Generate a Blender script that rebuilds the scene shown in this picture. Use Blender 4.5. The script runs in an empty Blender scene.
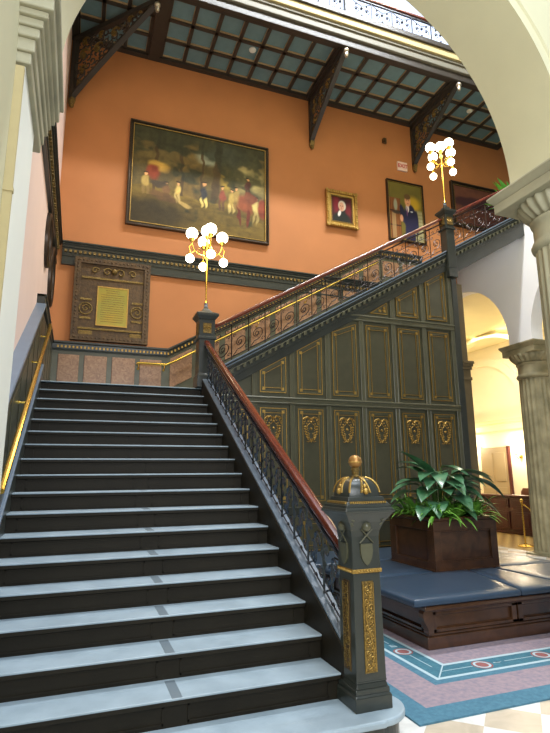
import bpy, bmesh, math, random
from mathutils import Vector, Matrix
random.seed(7)
S = bpy.context.scene
C = S.collection
R = math.radians
PI = math.pi

# ------------------------------------------------------------------ camera, world, skylights and fill lights, exposure
cam = bpy.data.objects.new('camera', bpy.data.cameras.new('camera'))
C.objects.link(cam)
S.camera = cam
YAW, PITCH, ROLL, FPX = 20.5865, 11.6627, -0.4857, 523.325
yw, pt, ro = R(YAW), R(PITCH), R(ROLL)
fwd = Vector((math.sin(yw) * math.cos(pt), math.cos(yw) * math.cos(pt), math.sin(pt)))
rt = Vector((math.cos(yw), -math.sin(yw), 0))
up = rt.cross(fwd)
rt2 = rt * math.cos(ro) + up * math.sin(ro)
up2 = -rt * math.sin(ro) + up * math.cos(ro)
M = Matrix((rt2, up2, -fwd)).transposed().to_4x4()
M.translation = Vector((0, 0, 1.6))
cam.matrix_world = M
cam.data.sensor_fit = 'VERTICAL'
cam.data.sensor_height = 24
cam.data.lens = FPX / 733 * 24
cam.data.clip_end = 200
cam.data.clip_start = 0.05

w = bpy.data.worlds.new('world')
S.world = w
w.use_nodes = True
w.node_tree.nodes['Background'].inputs[0].default_value = (0.62, 0.72, 0.86, 1)
w.node_tree.nodes['Background'].inputs[1].default_value = 0.16

def area(name, loc, aim, sx, sy, power, col):
    l = bpy.data.lights.new(name, 'AREA')
    l.shape = 'RECTANGLE'; l.size = sx; l.size_y = sy; l.energy = power; l.color = col
    o = bpy.data.objects.new(name, l)
    C.objects.link(o)
    o.location = loc
    o.rotation_euler = (Vector(aim) - Vector(loc)).to_track_quat('-Z', 'Y').to_euler()
    return o
area('skylight_stair_hall', (4.6, 5.9, 13.4), (4.6, 6.9, 0.0), 5.5, 0.3, 1050, (0.92, 0.96, 1.0))
area('skylight_front_hall', (2.6, -0.4, 11.0), (2.2, 2.4, 0), 6, 4, 800, (0.80, 0.90, 1.0))
area('arcade_wall_fill', (1.4, -2.4, 4.0), (8.5, 8.6, 5.2), 3.2, 3, 380, (0.92, 0.96, 1.0))  # added fill from behind the camera, brightens the white arcade wall
area('side_room_fill', (11.6, 11.5, 5.9), (11.6, 12, 0), 3, 5, 300, (1.0, 0.93, 0.78))  # added warm fill under the side room ceiling, no fixtures there
S.view_settings.view_transform = 'Standard'
S.view_settings.look = 'None'
S.view_settings.exposure = 0.0
S.view_settings.gamma = 1.0
S.view_settings.use_curve_mapping = False

# ------------------------------------------------------------------ materials
def lin(c):
    return tuple(((x / 255) / 12.92 if x / 255 <= 0.04045 else ((x / 255 + 0.055) / 1.055) ** 2.4) for x in c)

def mat(name, rgb, rough=0.5, metal=0.0, var=0.0, vscale=5.0, bump=0.0, bscale=40.0, rgb2=None, emit=None, estr=0.0, coat=0.0, spec=0.5, distort=0.0):
    m = bpy.data.materials.new(name)
    m.use_nodes = True
    nt = m.node_tree
    b = nt.nodes['Principled BSDF']
    c = lin(rgb)
    b.inputs['Base Color'].default_value = (*c, 1)
    b.inputs['Roughness'].default_value = rough
    b.inputs['Metallic'].default_value = metal
    b.inputs['Coat Weight'].default_value = coat
    b.inputs['Coat Roughness'].default_value = 0.15
    b.inputs['Specular IOR Level'].default_value = spec
    tc = nt.nodes.new('ShaderNodeTexCoord')
    if var or rgb2:
        n = nt.nodes.new('ShaderNodeTexNoise')
        n.inputs['Scale'].default_value = vscale
        n.inputs['Detail'].default_value = 6
        n.inputs['Distortion'].default_value = distort
        nt.links.new(tc.outputs['Object'], n.inputs['Vector'])
        r = nt.nodes.new('ShaderNodeValToRGB')
        r.color_ramp.elements[0].position = 0.32
        r.color_ramp.elements[1].position = 0.68
        c2 = lin(rgb2) if rgb2 else tuple(min(1, x * (1 + var)) for x in c)
        c1 = c if rgb2 else tuple(x * (1 - var) for x in c)
        r.color_ramp.elements[0].color = (*c1, 1)
        r.color_ramp.elements[1].color = (*c2, 1)
        nt.links.new(n.outputs['Fac'], r.inputs[0])
        nt.links.new(r.outputs[0], b.inputs['Base Color'])
    if bump:
        n2 = nt.nodes.new('ShaderNodeTexNoise')
        n2.inputs['Scale'].default_value = bscale
        n2.inputs['Detail'].default_value = 4
        nt.links.new(tc.outputs['Object'], n2.inputs['Vector'])
        bp = nt.nodes.new('ShaderNodeBump')
        bp.inputs['Strength'].default_value = bump
        bp.inputs['Distance'].default_value = 0.02
        nt.links.new(n2.outputs['Fac'], bp.inputs['Height'])
        nt.links.new(bp.outputs[0], b.inputs['Normal'])
    if emit:
        b.inputs['Emission Color'].default_value = (*lin(emit), 1)
        b.inputs['Emission Strength'].default_value = estr
    return m

m_orange = mat('orange_plaster', (184, 119, 69), 0.75, var=0.05, vscale=1.5, bump=0.05)
m_pink = mat('pink_plaster', (232, 205, 192), 0.8, var=0.02, vscale=2)
m_cream = mat('cream_plaster', (200, 194, 160), 0.8, var=0.03, vscale=2, bump=0.04)
m_creamw = mat('pale_plaster', (226, 226, 214), 0.8, var=0.02, vscale=2)
m_tan = mat('tan_paint_and_pier_shade', (178, 162, 116), 0.7, var=0.04, vscale=8)
m_stone = mat('grey_green_stone', (148, 144, 120), 0.62, rgb2=(172, 166, 138), vscale=3, bump=0.12, bscale=30)
m_stone_d = mat('olive_stone', (128, 122, 92), 0.6, rgb2=(166, 156, 122), vscale=4, bump=0.12, bscale=30)
m_white = mat('white_plaster', (248, 249, 250), 0.85, var=0.02, vscale=1.2)
m_yellow = mat('yellow_vault_plaster', (248, 236, 190), 0.85, var=0.03, vscale=1.5)
m_vcream = mat('vault_cream_plaster', (250, 240, 212), 0.85, var=0.02, vscale=1.5)
m_green = mat('bronze_green_paint', (54, 57, 52), 0.28, var=0.12, vscale=6, bump=0.05, bscale=80)
m_green2 = mat('olive_green_panel_paint', (84, 83, 64), 0.35, var=0.1, vscale=7)
m_gpanel = mat('dark_panel_field', (74, 72, 54), 0.35, var=0.1, vscale=9)
m_iron = mat('blackened_iron', (66, 74, 84), 0.2, 0.85)
m_irong = mat('gallery_iron', (52, 54, 58), 0.4, 0.5)
m_iron2 = mat('brown_iron', (50, 38, 34), 0.35, 0.5)
m_gold = mat('gilt', (176, 142, 74), 0.36, 0.75, var=0.15, vscale=60, bump=0.3, bscale=120)
m_goldd = mat('old_gilt', (150, 122, 62), 0.45, 0.6, rgb2=(92, 76, 44), vscale=70, bump=0.6, bscale=90)
m_brass = mat('polished_brass', (232, 196, 96), 0.2, 0.95)
m_rail = mat('mahogany_handrail', (98, 44, 30), 0.16, var=0.15, vscale=10, coat=0.6)
m_tread = mat('slate_tread', (148, 164, 174), 0.36, rgb2=(166, 182, 192), vscale=5, bump=0.08, bscale=60)
m_tjoint = mat('slate_tread_joint', (112, 124, 132), 0.4)
m_riser = mat('bronze_riser', (36, 31, 22), 0.55, var=0.12, vscale=5, bump=0.08, bscale=50, spec=0.2)
m_marble_p = mat('pink_marble', (128, 92, 66), 0.35, rgb2=(166, 128, 94), vscale=14, distort=1.5)
m_brown = mat('brown_stone', (98, 84, 58), 0.55, var=0.12, vscale=5)
m_wood = mat('dark_mahogany', (62, 39, 24), 0.28, rgb2=(88, 57, 35), vscale=7, coat=0.3, distort=0.8)
m_wood_r = mat('red_mahogany', (78, 26, 24), 0.35, var=0.15, vscale=6)
m_leather = mat('slate_blue_leather', (56, 72, 90), 0.3, var=0.06, vscale=12, bump=0.05, bscale=14)
m_teal = mat('teal_coffer', (100, 130, 136), 0.6, var=0.06, vscale=8)
m_coffer = mat('dark_coffer_beam', (54, 48, 42), 0.45, var=0.1, vscale=8)
m_cofgold = mat('coffer_gilt_edge', (176, 150, 112), 0.5, 0.2)
m_grey = mat('grey_paint', (112, 108, 96), 0.6)
m_greyb = mat('blue_grey_paint', (108, 122, 138), 0.35, var=0.05)
m_blue = mat('rug_blue_wool', (84, 130, 150), 0.95, rgb2=(70, 114, 136), vscale=30, bump=0.3, bscale=300)
m_teal_r = mat('rug_teal_wool', (70, 124, 140), 0.95, rgb2=(58, 106, 126), vscale=30, bump=0.3, bscale=300)
m_pinkr = mat('rug_pink_wool', (166, 146, 152), 0.95, rgb2=(138, 128, 142), vscale=26, bump=0.3, bscale=300)
m_whiter = mat('rug_white_wool', (176, 198, 206), 0.95)
m_redr = mat('rug_rust_wool', (150, 94, 92), 0.95)
m_soil = mat('potting_soil', (40, 30, 24), 0.95, bump=0.6, bscale=60)
m_leaf = mat('dark_glossy_leaf', (44, 94, 56), 0.28, rgb2=(96, 144, 108), vscale=7, coat=0.25)
m_leaf2 = mat('bright_green_leaf', (134, 190, 70), 0.4, rgb2=(90, 152, 56), vscale=12)
m_stem = mat('green_stem', (78, 110, 52), 0.5)
m_glass_l = mat('frosted_lamp_glass', (255, 250, 235), 0.3, emit=(255, 240, 205), estr=9)
m_glass_s = mat('frosted_sconce_glass', (255, 250, 235), 0.3, emit=(255, 238, 200), estr=22)
m_sky = mat('bright_frosted_glazing', (230, 238, 250), 0.3, emit=(214, 226, 250), estr=0.9)
m_dial = mat('bronze_relief', (66, 48, 27), 0.5, 0.2, rgb2=(94, 70, 38), vscale=14, bump=0.35, bscale=30)
m_doc = mat('gilded_tablet', (176, 150, 62), 0.35, 0.5, rgb2=(150, 148, 70), vscale=3)
m_signw = mat('exit_sign_face', (236, 206, 190), 0.5)
m_signr = mat('exit_sign_red', (200, 60, 50), 0.5)
m_floor2 = mat('x', (200, 180, 130), 0.4)

def mat_tiles(name, a, b, rot, scale, rough, va, coat=0.0):
    m = bpy.data.materials.new(name); m.use_nodes = True
    nt = m.node_tree; p = nt.nodes['Principled BSDF']
    tc = nt.nodes.new('ShaderNodeTexCoord'); mp = nt.nodes.new('ShaderNodeMapping')
    mp.inputs['Rotation'].default_value = (0, 0, rot)
    mp.inputs['Location'].default_value = (0.12, 0.05, 0.37)
    nt.links.new(tc.outputs['Object'], mp.inputs[0])
    ck = nt.nodes.new('ShaderNodeTexChecker'); ck.inputs['Scale'].default_value = scale
    nt.links.new(mp.outputs[0], ck.inputs[0])
    n = nt.nodes.new('ShaderNodeTexNoise'); n.inputs['Scale'].default_value = 3; n.inputs['Detail'].default_value = 8
    n.inputs['Distortion'].default_value = 2
    nt.links.new(tc.outputs['Object'], n.inputs['Vector'])
    cols = []
    for base in (a, b):
        r = nt.nodes.new('ShaderNodeValToRGB')
        c = lin(base)
        r.color_ramp.elements[0].position = 0.35; r.color_ramp.elements[1].position = 0.6
        r.color_ramp.elements[0].color = (*[x * (1 - va) for x in c], 1)
        r.color_ramp.elements[1].color = (*c, 1)
        nt.links.new(n.outputs['Fac'], r.inputs[0]); cols.append(r)
    nt.links.new(cols[0].outputs[0], ck.inputs['Color1']); nt.links.new(cols[1].outputs[0], ck.inputs['Color2'])
    nt.links.new(ck.outputs['Color'], p.inputs['Base Color'])
    p.inputs['Roughness'].default_value = rough
    p.inputs['Coat Weight'].default_value = coat
    return m
m_floor = mat_tiles('marble_floor_tiles', (238, 236, 230), (212, 196, 174), R(45), 1 / 0.34, 0.25, 0.18)
bpy.data.materials.remove(m_floor2)
m_floor2 = mat_tiles('tan_mosaic_floor', (206, 176, 112), (150, 116, 70), 0, 1 / 0.16, 0.35, 0.1)

def mat_vcol(name, rough=0.35):
    m = bpy.data.materials.new(name); m.use_nodes = True
    nt = m.node_tree; p = nt.nodes['Principled BSDF']
    a = nt.nodes.new('ShaderNodeVertexColor'); a.layer_name = 'paint'
    n = nt.nodes.new('ShaderNodeTexNoise'); n.inputs['Scale'].default_value = 60
    tc = nt.nodes.new('ShaderNodeTexCoord'); nt.links.new(tc.outputs['Object'], n.inputs['Vector'])
    bp = nt.nodes.new('ShaderNodeBump'); bp.inputs['Strength'].default_value = 0.25; bp.inputs['Distance'].default_value = 0.01
    nt.links.new(n.outputs['Fac'], bp.inputs['Height']); nt.links.new(bp.outputs[0], p.inputs['Normal'])
    nt.links.new(a.outputs['Color'], p.inputs['Base Color'])
    p.inputs['Roughness'].default_value = rough
    p.inputs['Specular IOR Level'].default_value = 0.25
    return m
m_paint = mat_vcol('oil_paint', 0.5)

# ------------------------------------------------------------------ mesh building
class MB:
    def __init__(s):
        s.v = []; s.f = []; s.m = []; s.mi = 0
    def add(s, vs, fs):
        k = len(s.v); s.v += [tuple(v) for v in vs]
        for f in fs:
            s.f.append(tuple(k + i for i in f)); s.m.append(s.mi)
        return s
    def box(s, x0, x1, y0, y1, z0, z1):
        return s.add([(x0, y0, z0), (x1, y0, z0), (x1, y1, z0), (x0, y1, z0), (x0, y0, z1), (x1, y0, z1), (x1, y1, z1), (x0, y1, z1)],
                     [(3, 2, 1, 0), (4, 5, 6, 7), (0, 1, 5, 4), (1, 2, 6, 5), (2, 3, 7, 6), (3, 0, 4, 7)])
    def taper(s, cx, cy, z0, h0, z1, h1, d0=None, d1=None):
        d0 = h0 if d0 is None else d0; d1 = h1 if d1 is None else d1
        return s.add([(cx - h0, cy - d0, z0), (cx + h0, cy - d0, z0), (cx + h0, cy + d0, z0), (cx - h0, cy + d0, z0),
                      (cx - h1, cy - d1, z1), (cx + h1, cy - d1, z1), (cx + h1, cy + d1, z1), (cx - h1, cy + d1, z1)],
                     [(3, 2, 1, 0), (4, 5, 6, 7), (0, 1, 5, 4), (1, 2, 6, 5), (2, 3, 7, 6), (3, 0, 4, 7)])
    def prism(s, poly, axis, a, b):
        # poly: 2D points; axis: 0 -> (y,z), 1 -> (x,z), 2 -> (x,y)
        n = len(poly)
        def P(p, t):
            return (t, p[0], p[1]) if axis == 0 else ((p[0], t, p[1]) if axis == 1 else (p[0], p[1], t))
        vs = [P(p, a) for p in poly] + [P(p, b) for p in poly]
        fs = [tuple(range(n))[::-1], tuple(range(n, 2 * n))] + [(i, (i + 1) % n, n + (i + 1) % n, n + i) for i in range(n)]
        return s.add(vs, fs)
    def sweep(s, prof, path, closed=False):
        # prof: list of (out, up) ; path: list of (point, outdir Vector, updir Vector)
        n = len(prof); vs = []; fs = []
        for p, o, u in path:
            for a, b in prof:
                vs.append(Vector(p) + Vector(o) * a + Vector(u) * b)
        for i in range(len(path) - 1):
            for j in range(n):
                k = (j + 1) % n
                fs.append((i * n + j, i * n + k, (i + 1) * n + k, (i + 1) * n + j))
        fs.append(tuple(range(n))[::-1]); fs.append(tuple(range((len(path) - 1) * n, len(path) * n)))
        return s.add(vs, fs)
    def tube(s, pts, r, n=6, r2=None, close=False):
        pts = [Vector(p) for p in pts]; m = len(pts); vs = []; fs = []
        prev = None
        for i, p in enumerate(pts):
            t = (pts[(i + 1) % m] - pts[i - 1]) if close else (pts[min(i + 1, m - 1)] - pts[max(i - 1, 0)])
            t.normalize()
            if prev is None:
                a = Vector((0, 0, 1)) if abs(t.z) < 0.9 else Vector((1, 0, 0))
                u = t.cross(a).normalized()
            else:
                u = (prev - t * prev.dot(t)).normalized()
            prev = u; w_ = t.cross(u)
            rr = r if r2 is None else r + (r2 - r) * i / (m - 1)
            for j in range(n):
                g = 2 * PI * j / n
                vs.append(p + (u * math.cos(g) + w_ * math.sin(g)) * rr)
        for i in range(m if close else m - 1):
            for j in range(n):
                a_, b_ = i * n + j, i * n + (j + 1) % n
                c_, d_ = ((i + 1) % m) * n + (j + 1) % n, ((i + 1) % m) * n + j
                fs.append((a_, b_, c_, d_))
        if not close:
            fs.append(tuple(range(n))[::-1]); fs.append(tuple(range((m - 1) * n, m * n)))
        return s.add(vs, fs)
    def lathe(s, prof, c, n=24, flute=0.0, nf=24, a0=0, a1=2 * PI):
        vs = []; fs = []; m = len(prof)
        for r, z in prof:
            for j in range(n):
                g = a0 + (a1 - a0) * j / n
                rr = r
                if flute and r > 0:
                    rr = r - flute * abs(math.cos(g * nf / 2)) ** 1.5 * (1 if True else 0)
                vs.append((c[0] + rr * math.cos(g), c[1] + rr * math.sin(g), c[2] + z))
        for i in range(m - 1):
            for j in range(n):
                k = (j + 1) % n
                fs.append((i * n + j, i * n + k, (i + 1) * n + k, (i + 1) * n + j))
        fs.append(tuple(range(n))[::-1]); fs.append(tuple(range((m - 1) * n, m * n)))
        return s.add(vs, fs)
    def ball(s, c, r, n=12, sz=1.0):
        prof = [(max(1e-4, r * math.sin(PI * i / n)), -r * sz * math.cos(PI * i / n)) for i in range(n + 1)]
        return s.lathe(prof, c, n + 4)
    def build(s, name, mats, parent=None, smooth=False, bevel=0.0, angle=35, origin=None):
        if not isinstance(mats, (list, tuple)): mats = [mats]
        if origin is None:
            if parent is not None:
                origin = Vector(parent['_o'])
            else:
                xs = [v[0] for v in s.v]; ys = [v[1] for v in s.v]; zs = [v[2] for v in s.v]
                origin = Vector(((min(xs) + max(xs)) / 2, (min(ys) + max(ys)) / 2, min(zs)))
        origin = Vector(origin)
        me = bpy.data.meshes.new(name)
        me.from_pydata([Vector(v) - origin for v in s.v], [], s.f)
        for m in mats: me.materials.append(m)
        me.polygons.foreach_set('material_index', [min(i, len(mats) - 1) for i in s.m])
        bm = bmesh.new(); bm.from_mesh(me)
        bmesh.ops.recalc_face_normals(bm, faces=bm.faces)
        bm.to_mesh(me); bm.free()
        if smooth:
            me.polygons.foreach_set('use_smooth', [True] * len(me.polygons))
            me.set_sharp_from_angle(angle=R(angle))
        o = bpy.data.objects.new(name, me)
        C.objects.link(o)
        if parent is not None:
            o.parent = parent
        else:
            o.location = origin
        o['_o'] = tuple(origin)
        if bevel:
            b = o.modifiers.new('bevel', 'BEVEL'); b.width = bevel; b.segments = 2; b.limit_method = 'ANGLE'; b.angle_limit = R(50)
            b.harden_normals = False
        return o

def thing(name, label, cat, loc, group=None):
    o = bpy.data.objects.new(name, None); C.objects.link(o)
    o.location = loc; o['_o'] = tuple(loc); o.empty_display_size = 0.1
    o['label'] = label; o['category'] = cat
    if group: o['group'] = group
    return o
def tag(o, label, cat, group=None):
    o['label'] = label; o['category'] = cat
    if group: o['group'] = group
    return o
def struct(name, mb, m, parent=None, **k):
    o = mb.build(name, m, parent, **k)
    if parent is None: o['kind'] = 'structure'
    return o
def part_copy(src, off, parent=None):
    o = src.copy(); C.objects.link(o); o.parent = parent or src.parent
    o.location = Vector(src.location) + Vector(off)
    return o
def copy_thing(src, off, label, group=None):
    r = src.copy(); C.objects.link(r); r.location = Vector(src.location) + Vector(off); r['label'] = label
    if group: r['group'] = group
    for ch in [x for x in bpy.data.objects if x.parent == src]:
        c = ch.copy(); C.objects.link(c); c.parent = r
        for g in [x for x in bpy.data.objects if x.parent == ch]:
            d = g.copy(); C.objects.link(d); d.parent = c
    return r

# ------------------------------------------------------------------ key dimensions (metres)
RUN, RISE = 0.2767, 0.1596
SL = RISE / RUN
Y0, Z0 = 3.335, 0.3424
XL, XR = -0.517, 1.69
XW = -0.62                       # left wall plane
YB = 9.9                         # back wall plane
YP = 7.76                        # landing edge / panelled wall plane
ZL = Z0 + 16 * RISE              # landing level
ZC = 10.3                        # coffered ceiling
def nz(y): return Z0 + SL * (y - Y0)          # nosing line of the lower flight
def nx(x): return ZL + SL * (x - 1.90)        # nosing line of the upper flight
XE = 9.14                        # head of the upper flight
ZU = nx(XE)

# ------------------------------------------------------------------ setting
struct('floor', MB().box(-4, 8.9, -3, 12.4, -0.12, 0), m_floor)
struct('floor_side_room', MB().box(8.9, 15, 3.0, 18, -0.12, 0), m_floor2)

b = MB(); b.box(XW - 0.3, 8.55, YB, YB + 0.25, 2.6, ZC + 0.9); b.box(8.55, 12.2, YB, YB + 0.25, 6.9, ZC + 0.9)
struct('wall_back', b, m_orange)
# left wall beside the stairs, and the pier that carries the near arch
XPR = -0.400
struct('wall_left', MB().box(XW - 0.3, XW, 3.52, YB, 0, 13.5), m_pink)
struct('wall_left_pier', MB().box(XW - 0.3, XPR, 2.82, 3.46, 0, 3.82), m_creamw)
b = MB(); b.box(XW - 0.3, XPR - 0.001, 2.79, 2.819, 0, 3.80); b.box(XW - 0.3, XPR + 0.004, 2.785, 2.819, 3.05, 3.075)
struct('wall_pier_shaded_face', b, m_tan)  # near face of the pale pier, tan colour stands in for its shade
struct('wall_left_front', MB().box(XW - 0.4, XPR - 0.045, -3, 2.788, 0, 9.5), m_cream)
b = MB()
steps = [(-0.372, 3.82, 3.89), (-0.357, 3.89, 3.97), (-0.338, 3.97, 4.03), (-0.322, 4.03, 4.08), (-0.298, 4.08, 4.12), (-0.273, 4.12, 4.215), (-0.248, 4.215, 4.266)]
for k, (x, a, c) in enumerate(steps):
    b.box(XW - 0.3, x, 2.80 - (x + 0.384) * 0.9, 3.66 + 0.01 * k, a, c)
struct('trim_impost', b, m_stone, bevel=0.008)

# the great arch between the pier and the nearer column
AX, AZ, AR = 1.841, 4.446, 2.151
AY0, AY1, ATOP = 3.02, 3.72, 13.9
pts = [(XW - 0.3, 4.268), (AX - AR, 4.268)]
N = 56
for i in range(N + 1):
    g = PI - PI * i / N
    pts.append((AX + AR * math.cos(g), AZ + AR * math.sin(g)))
pts.append((AX + AR, 4.268))
for i in range(N + 1):
    g = PI - PI * i / N
    pts.append((6.44 + AR * math.cos(g), AZ + AR * math.sin(g)))
pts += [(8.60, 4.268), (9.39, 4.268)]
vs = []; fs = []
for (x, z) in pts:
    vs += [(x, AY0, z), (x, AY0, ATOP), (x, AY1, z), (x, AY1, ATOP)]
for i in range(len(pts) - 1):
    a = i * 4; c = a + 4
    fs += [(a, c, c + 1, a + 1), (a + 3, c + 3, c + 2, a + 2), (a + 2, c + 2, c, a), (a + 1, c + 1, c + 3, a + 3)]
fs += [(0, 1, 3, 2), (len(vs) - 4, len(vs) - 2, len(vs) - 1, len(vs) - 3)]
b = MB(); b.add(vs, fs)
struct('wall_front_arch', b, m_cream, smooth=True)
b = MB(); path = []
for i in range(N + 1):
    g = PI - PI * i / N
    d = Vector((math.cos(g), 0, math.sin(g)))
    path.append((Vector((AX, AY0, AZ)) + d * (AR + 0.09), d, Vector((0, -1, 0))))
b.sweep([(0, 0), (0.015, 0.018), (0.055, 0.018), (0.07, 0)], path)
struct('trim_archivolt', b, m_cream, smooth=True)
struct('ceiling_stair_hall', MB().box(XW - 0.3, 12.2, 3.0, 8.2, 13.9, 14.1), m_white)  # unseen roof, added to keep world light out from above

# crown mouldings on the orange and the pink walls
def crown(y, dx0, x0, x1, z0=5.44, z1=5.87):
    b = MB()
    b.mi = 0
    for (d, a, c) in [(0.10, z1 - 0.05, z1), (0.135, z1 - 0.02, z1 + 0.005), (0.075, z1 - 0.10, z1 - 0.05), (0.05, z0 + 0.17, z1 - 0.10), (0.035, z0 + 0.03, z0 + 0.17), (0.055, z0, z0 + 0.035)]:
        b.box(x0, x1, y - d, y, a, c)
    b.mi = 1
    n = int((x1 - x0) / 0.085)
    for i in range(n):
        x = x0 + 0.04 + i * 0.085
        b.box(x, x + 0.045, y - 0.085, y - 0.05, z0 + 0.235, z0 + 0.285)
    return b
struct('trim_crown_back', crown(YB - 0.001, 0, XW + 0.13, 8.4), [m_green, m_goldd])
b = MB()
for (d, a, c) in [(0.10, 5.82, 5.87), (0.13, 5.85, 5.875), (0.075, 5.77, 5.82), (0.05, 5.61, 5.77), (0.035, 5.47, 5.61), (0.055, 5.44, 5.475)]:
    b.box(XW, XW + d, 3.53, YB - 0.002, a, c)
b.mi = 1
for i in range(73):
    y = 3.6 + i * 0.085
    b.box(XW + 0.05, XW + 0.085, y, y + 0.045, 5.675, 5.725)
struct('trim_crown_left', b, [m_green, m_goldd])

# ------------------------------------------------------------------ wainscots
def cap_path(pts, out, side_y=None):
    return [(Vector(p), Vector(out), Vector((0, 0, 1))) for p in pts]
# back wall wainscot: level on the landing, climbing with the upper flight, level again at the top
XT = 6.25
def wz(x):
    if x < 1.5: return 3.97
    if x < XT: return 3.97 + SL * (x - 1.5)
    return 3.97 + SL * (XT - 1.5)
xs = [XW + 0.02, 1.5, XT, 7.5]
path = cap_path([(x, YB, wz(x)) for x in xs], (0, -1, 0))
prof_cap = [(0, 0), (0.12, 0), (0.12, -0.03), (0.09, -0.05), (0.075, -0.13), (0.06, -0.16), (0, -0.16)]
b = MB(); b.sweep(prof_cap, path)
b.mi = 1
x = -0.45
while x < 7.4:
    b.add(*((lambda q: (q.v, q.f))(MB().box(x, x + 0.03, YB - 0.088, YB - 0.06, wz(x) - 0.115, wz(x) - 0.075)))); x += 0.065
b.mi = 0
wain = struct('wall_wainscot_back', b, [m_green, m_gold])
b = MB()
vs = []
for x in xs:
    zb = ZL if x <= 1.9 else nx(x) - 0.25
    vs.append((x, zb, wz(x) - 0.1))
vs = [(XW + 0.02, ZL), (1.9, ZL), (7.5, nx(7.5) - 0.2), (7.5, wz(7.5) - 0.1), (XT, wz(XT) - 0.1), (1.5, wz(1.5) - 0.1), (XW + 0.02, wz(0) - 0.1)]
b.prism(vs, 1, YB - 0.035, YB - 0.001)
b.build('wainscot_backing', m_green2, wain)
def wpanel(x0, x1, zb0, zt0, slope):
    b = MB()
    pl = [(x0, zb0), (x1, zb0 + slope * (x1 - x0)), (x1, zt0 + slope * (x1 - x0)), (x0, zt0)]
    b.prism(pl, 1, YB - 0.05, YB - 0.034)
    return b
for (a, c) in [(-0.42, -0.07), (0.02, 0.41), (0.50, 0.91), (1.0, 1.40)]:
    wpanel(a, c, ZL + 0.12, 3.74, 0).build('marble_panel', m_marble_p, wain, bevel=0.006)
x = 1.56
while x < 6.0:
    z = 3.97 + SL * (x - 1.5)
    wpanel(x, x + 0.42, z - 0.80, z - 0.22, SL).build('marble_panel', m_marble_p, wain, bevel=0.006)
    x += 0.54
for (a, c) in [(6.4, 6.85), (6.95, 7.4)]:
    wpanel(a, c, wz(7) - 0.62, wz(7) - 0.24, 0).build('marble_panel', m_marble_p, wain, bevel=0.006)

# left wall wainscot following the lower flight
YA = 7.25
def lz(y): return nz(min(y, YA)) + 1.0 if y < YA else 3.87 + 0.0
def lzc(y):
    return nz(y) + 1.22 if y < YA else nz(YA) + 1.22
ys = [6.01, YA, YA + 0.02]
XC = XW
path = [(Vector((XC, y, lzc(y))), Vector((1, 0, 0)), Vector((0, 0, 1))) for y in (3.53, YA)]
b = MB(); b.sweep([(0, 0.02), (0.115, 0.02), (0.122, 0.0), (0.105, -0.03), (0.095, -0.10), (0, -0.10)], path)
wl = struct('wall_wainscot_left', b, m_greyb)
b = MB(); b.prism([(3.53, nz(3.53) - 0.1), (YP, ZL - 0.1), (YB - 0.06, ZL), (YB - 0.06, 3.86), (YA, lzc(YA) - 0.1), (3.53, lzc(3.53) - 0.09)], 0, XW + 0.001, XW + 0.09)
b.build('wainscot_backing', m_green, wl)
b = MB(); b.box(XW, XW + 0.10, YA, YB - 0.125, 3.84, 3.97)
b.box(XW, XW + 0.12, YA, YB - 0.125, 3.94, 3.968)
b.build('wainscot_cap', m_green, wl)
y = 3.75
while y < 6.9:
    b = MB(); z = nz(y)
    b.prism([(y, z + 0.35), (y + 0.42, z + 0.35 + SL * 0.42), (y + 0.42, z + 1.02 + SL * 0.42), (y, z + 1.02)], 0, XW + 0.09, XW + 0.096)
    b.build('panel', m_gpanel, wl, bevel=0.004); y += 0.52
y = 7.85
while y < 9.6:
    b = MB(); b.box(XW + 0.09, XW + 0.096, y, y + 0.42, ZL + 0.12, 3.74)
    b.build('panel', m_gpanel, wl, bevel=0.004); y += 0.52

# ------------------------------------------------------------------ panelled wall beneath the upper flight
XP0, XP1 = 1.86, 6.62
ztop = lambda x: nx(x) + 0.12
b = MB(); b.prism([(XP0, 0), (XP1, 0), (XP1, ztop(XP1)), (XP0, ztop(XP0))], 1, YP + 0.03, YP + 0.13)
wp = struct('wall_stair_side', b, m_green2)
# stiles and rails
R1, R2 = (2.70, 2.82), (4.225, 4.345)
stx = [1.90, 2.56, 3.21, 3.86, 4.53, 5.19, 5.85, 6.50]
b = MB()
for x in stx:
    b.prism([(x - 0.035, 0), (x + 0.035, 0), (x + 0.035, ztop(x)), (x - 0.035, ztop(x))], 1, YP - 0.005, YP + 0.04)
for x in stx:
    for e in (-0.035, 0.035):
        b.tube([(x + e, YP + 0.0, 0), (x + e, YP + 0.0, ztop(x + e))], 0.012, 6)
b.build('stile', m_green2, wp, smooth=True)
for (a, c) in (R1, R2):
    x0 = XP0 if a < 3 else 1.9 + (c - ZL) / SL
    if a > 3: x0 = 1.9 + (a - ZL + 0.0) / SL + 0.1
    b = MB(); b.prism([(x0, a), (6.6, a), (6.6, c), (x0 + 0.1, c)], 1, YP - 0.012, YP + 0.04)
    b.tube([(x0, YP - 0.012, c - 0.02), (6.6, YP - 0.012, c - 0.02)], 0.018, 6)
    b.tube([(x0, YP - 0.01, a + 0.02), (6.6, YP - 0.01, a + 0.02)], 0.012, 6)
    b.build('rail', m_green2, wp, smooth=True)
b = MB(); b.box(XP0, XP1, YP - 0.04, YP + 0.04, 0, 0.28); b.box(XP0, XP1, YP - 0.02, YP + 0.04, 0.28, 0.36)
b.build('plinth_board', m_green, wp, bevel=0.01)
b = MB(); b.box(XP0, XP1, YP - 0.012, YP + 0.04, 0.98, 1.10)
b.build('rail', m_green, wp, bevel=0.01)

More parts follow.
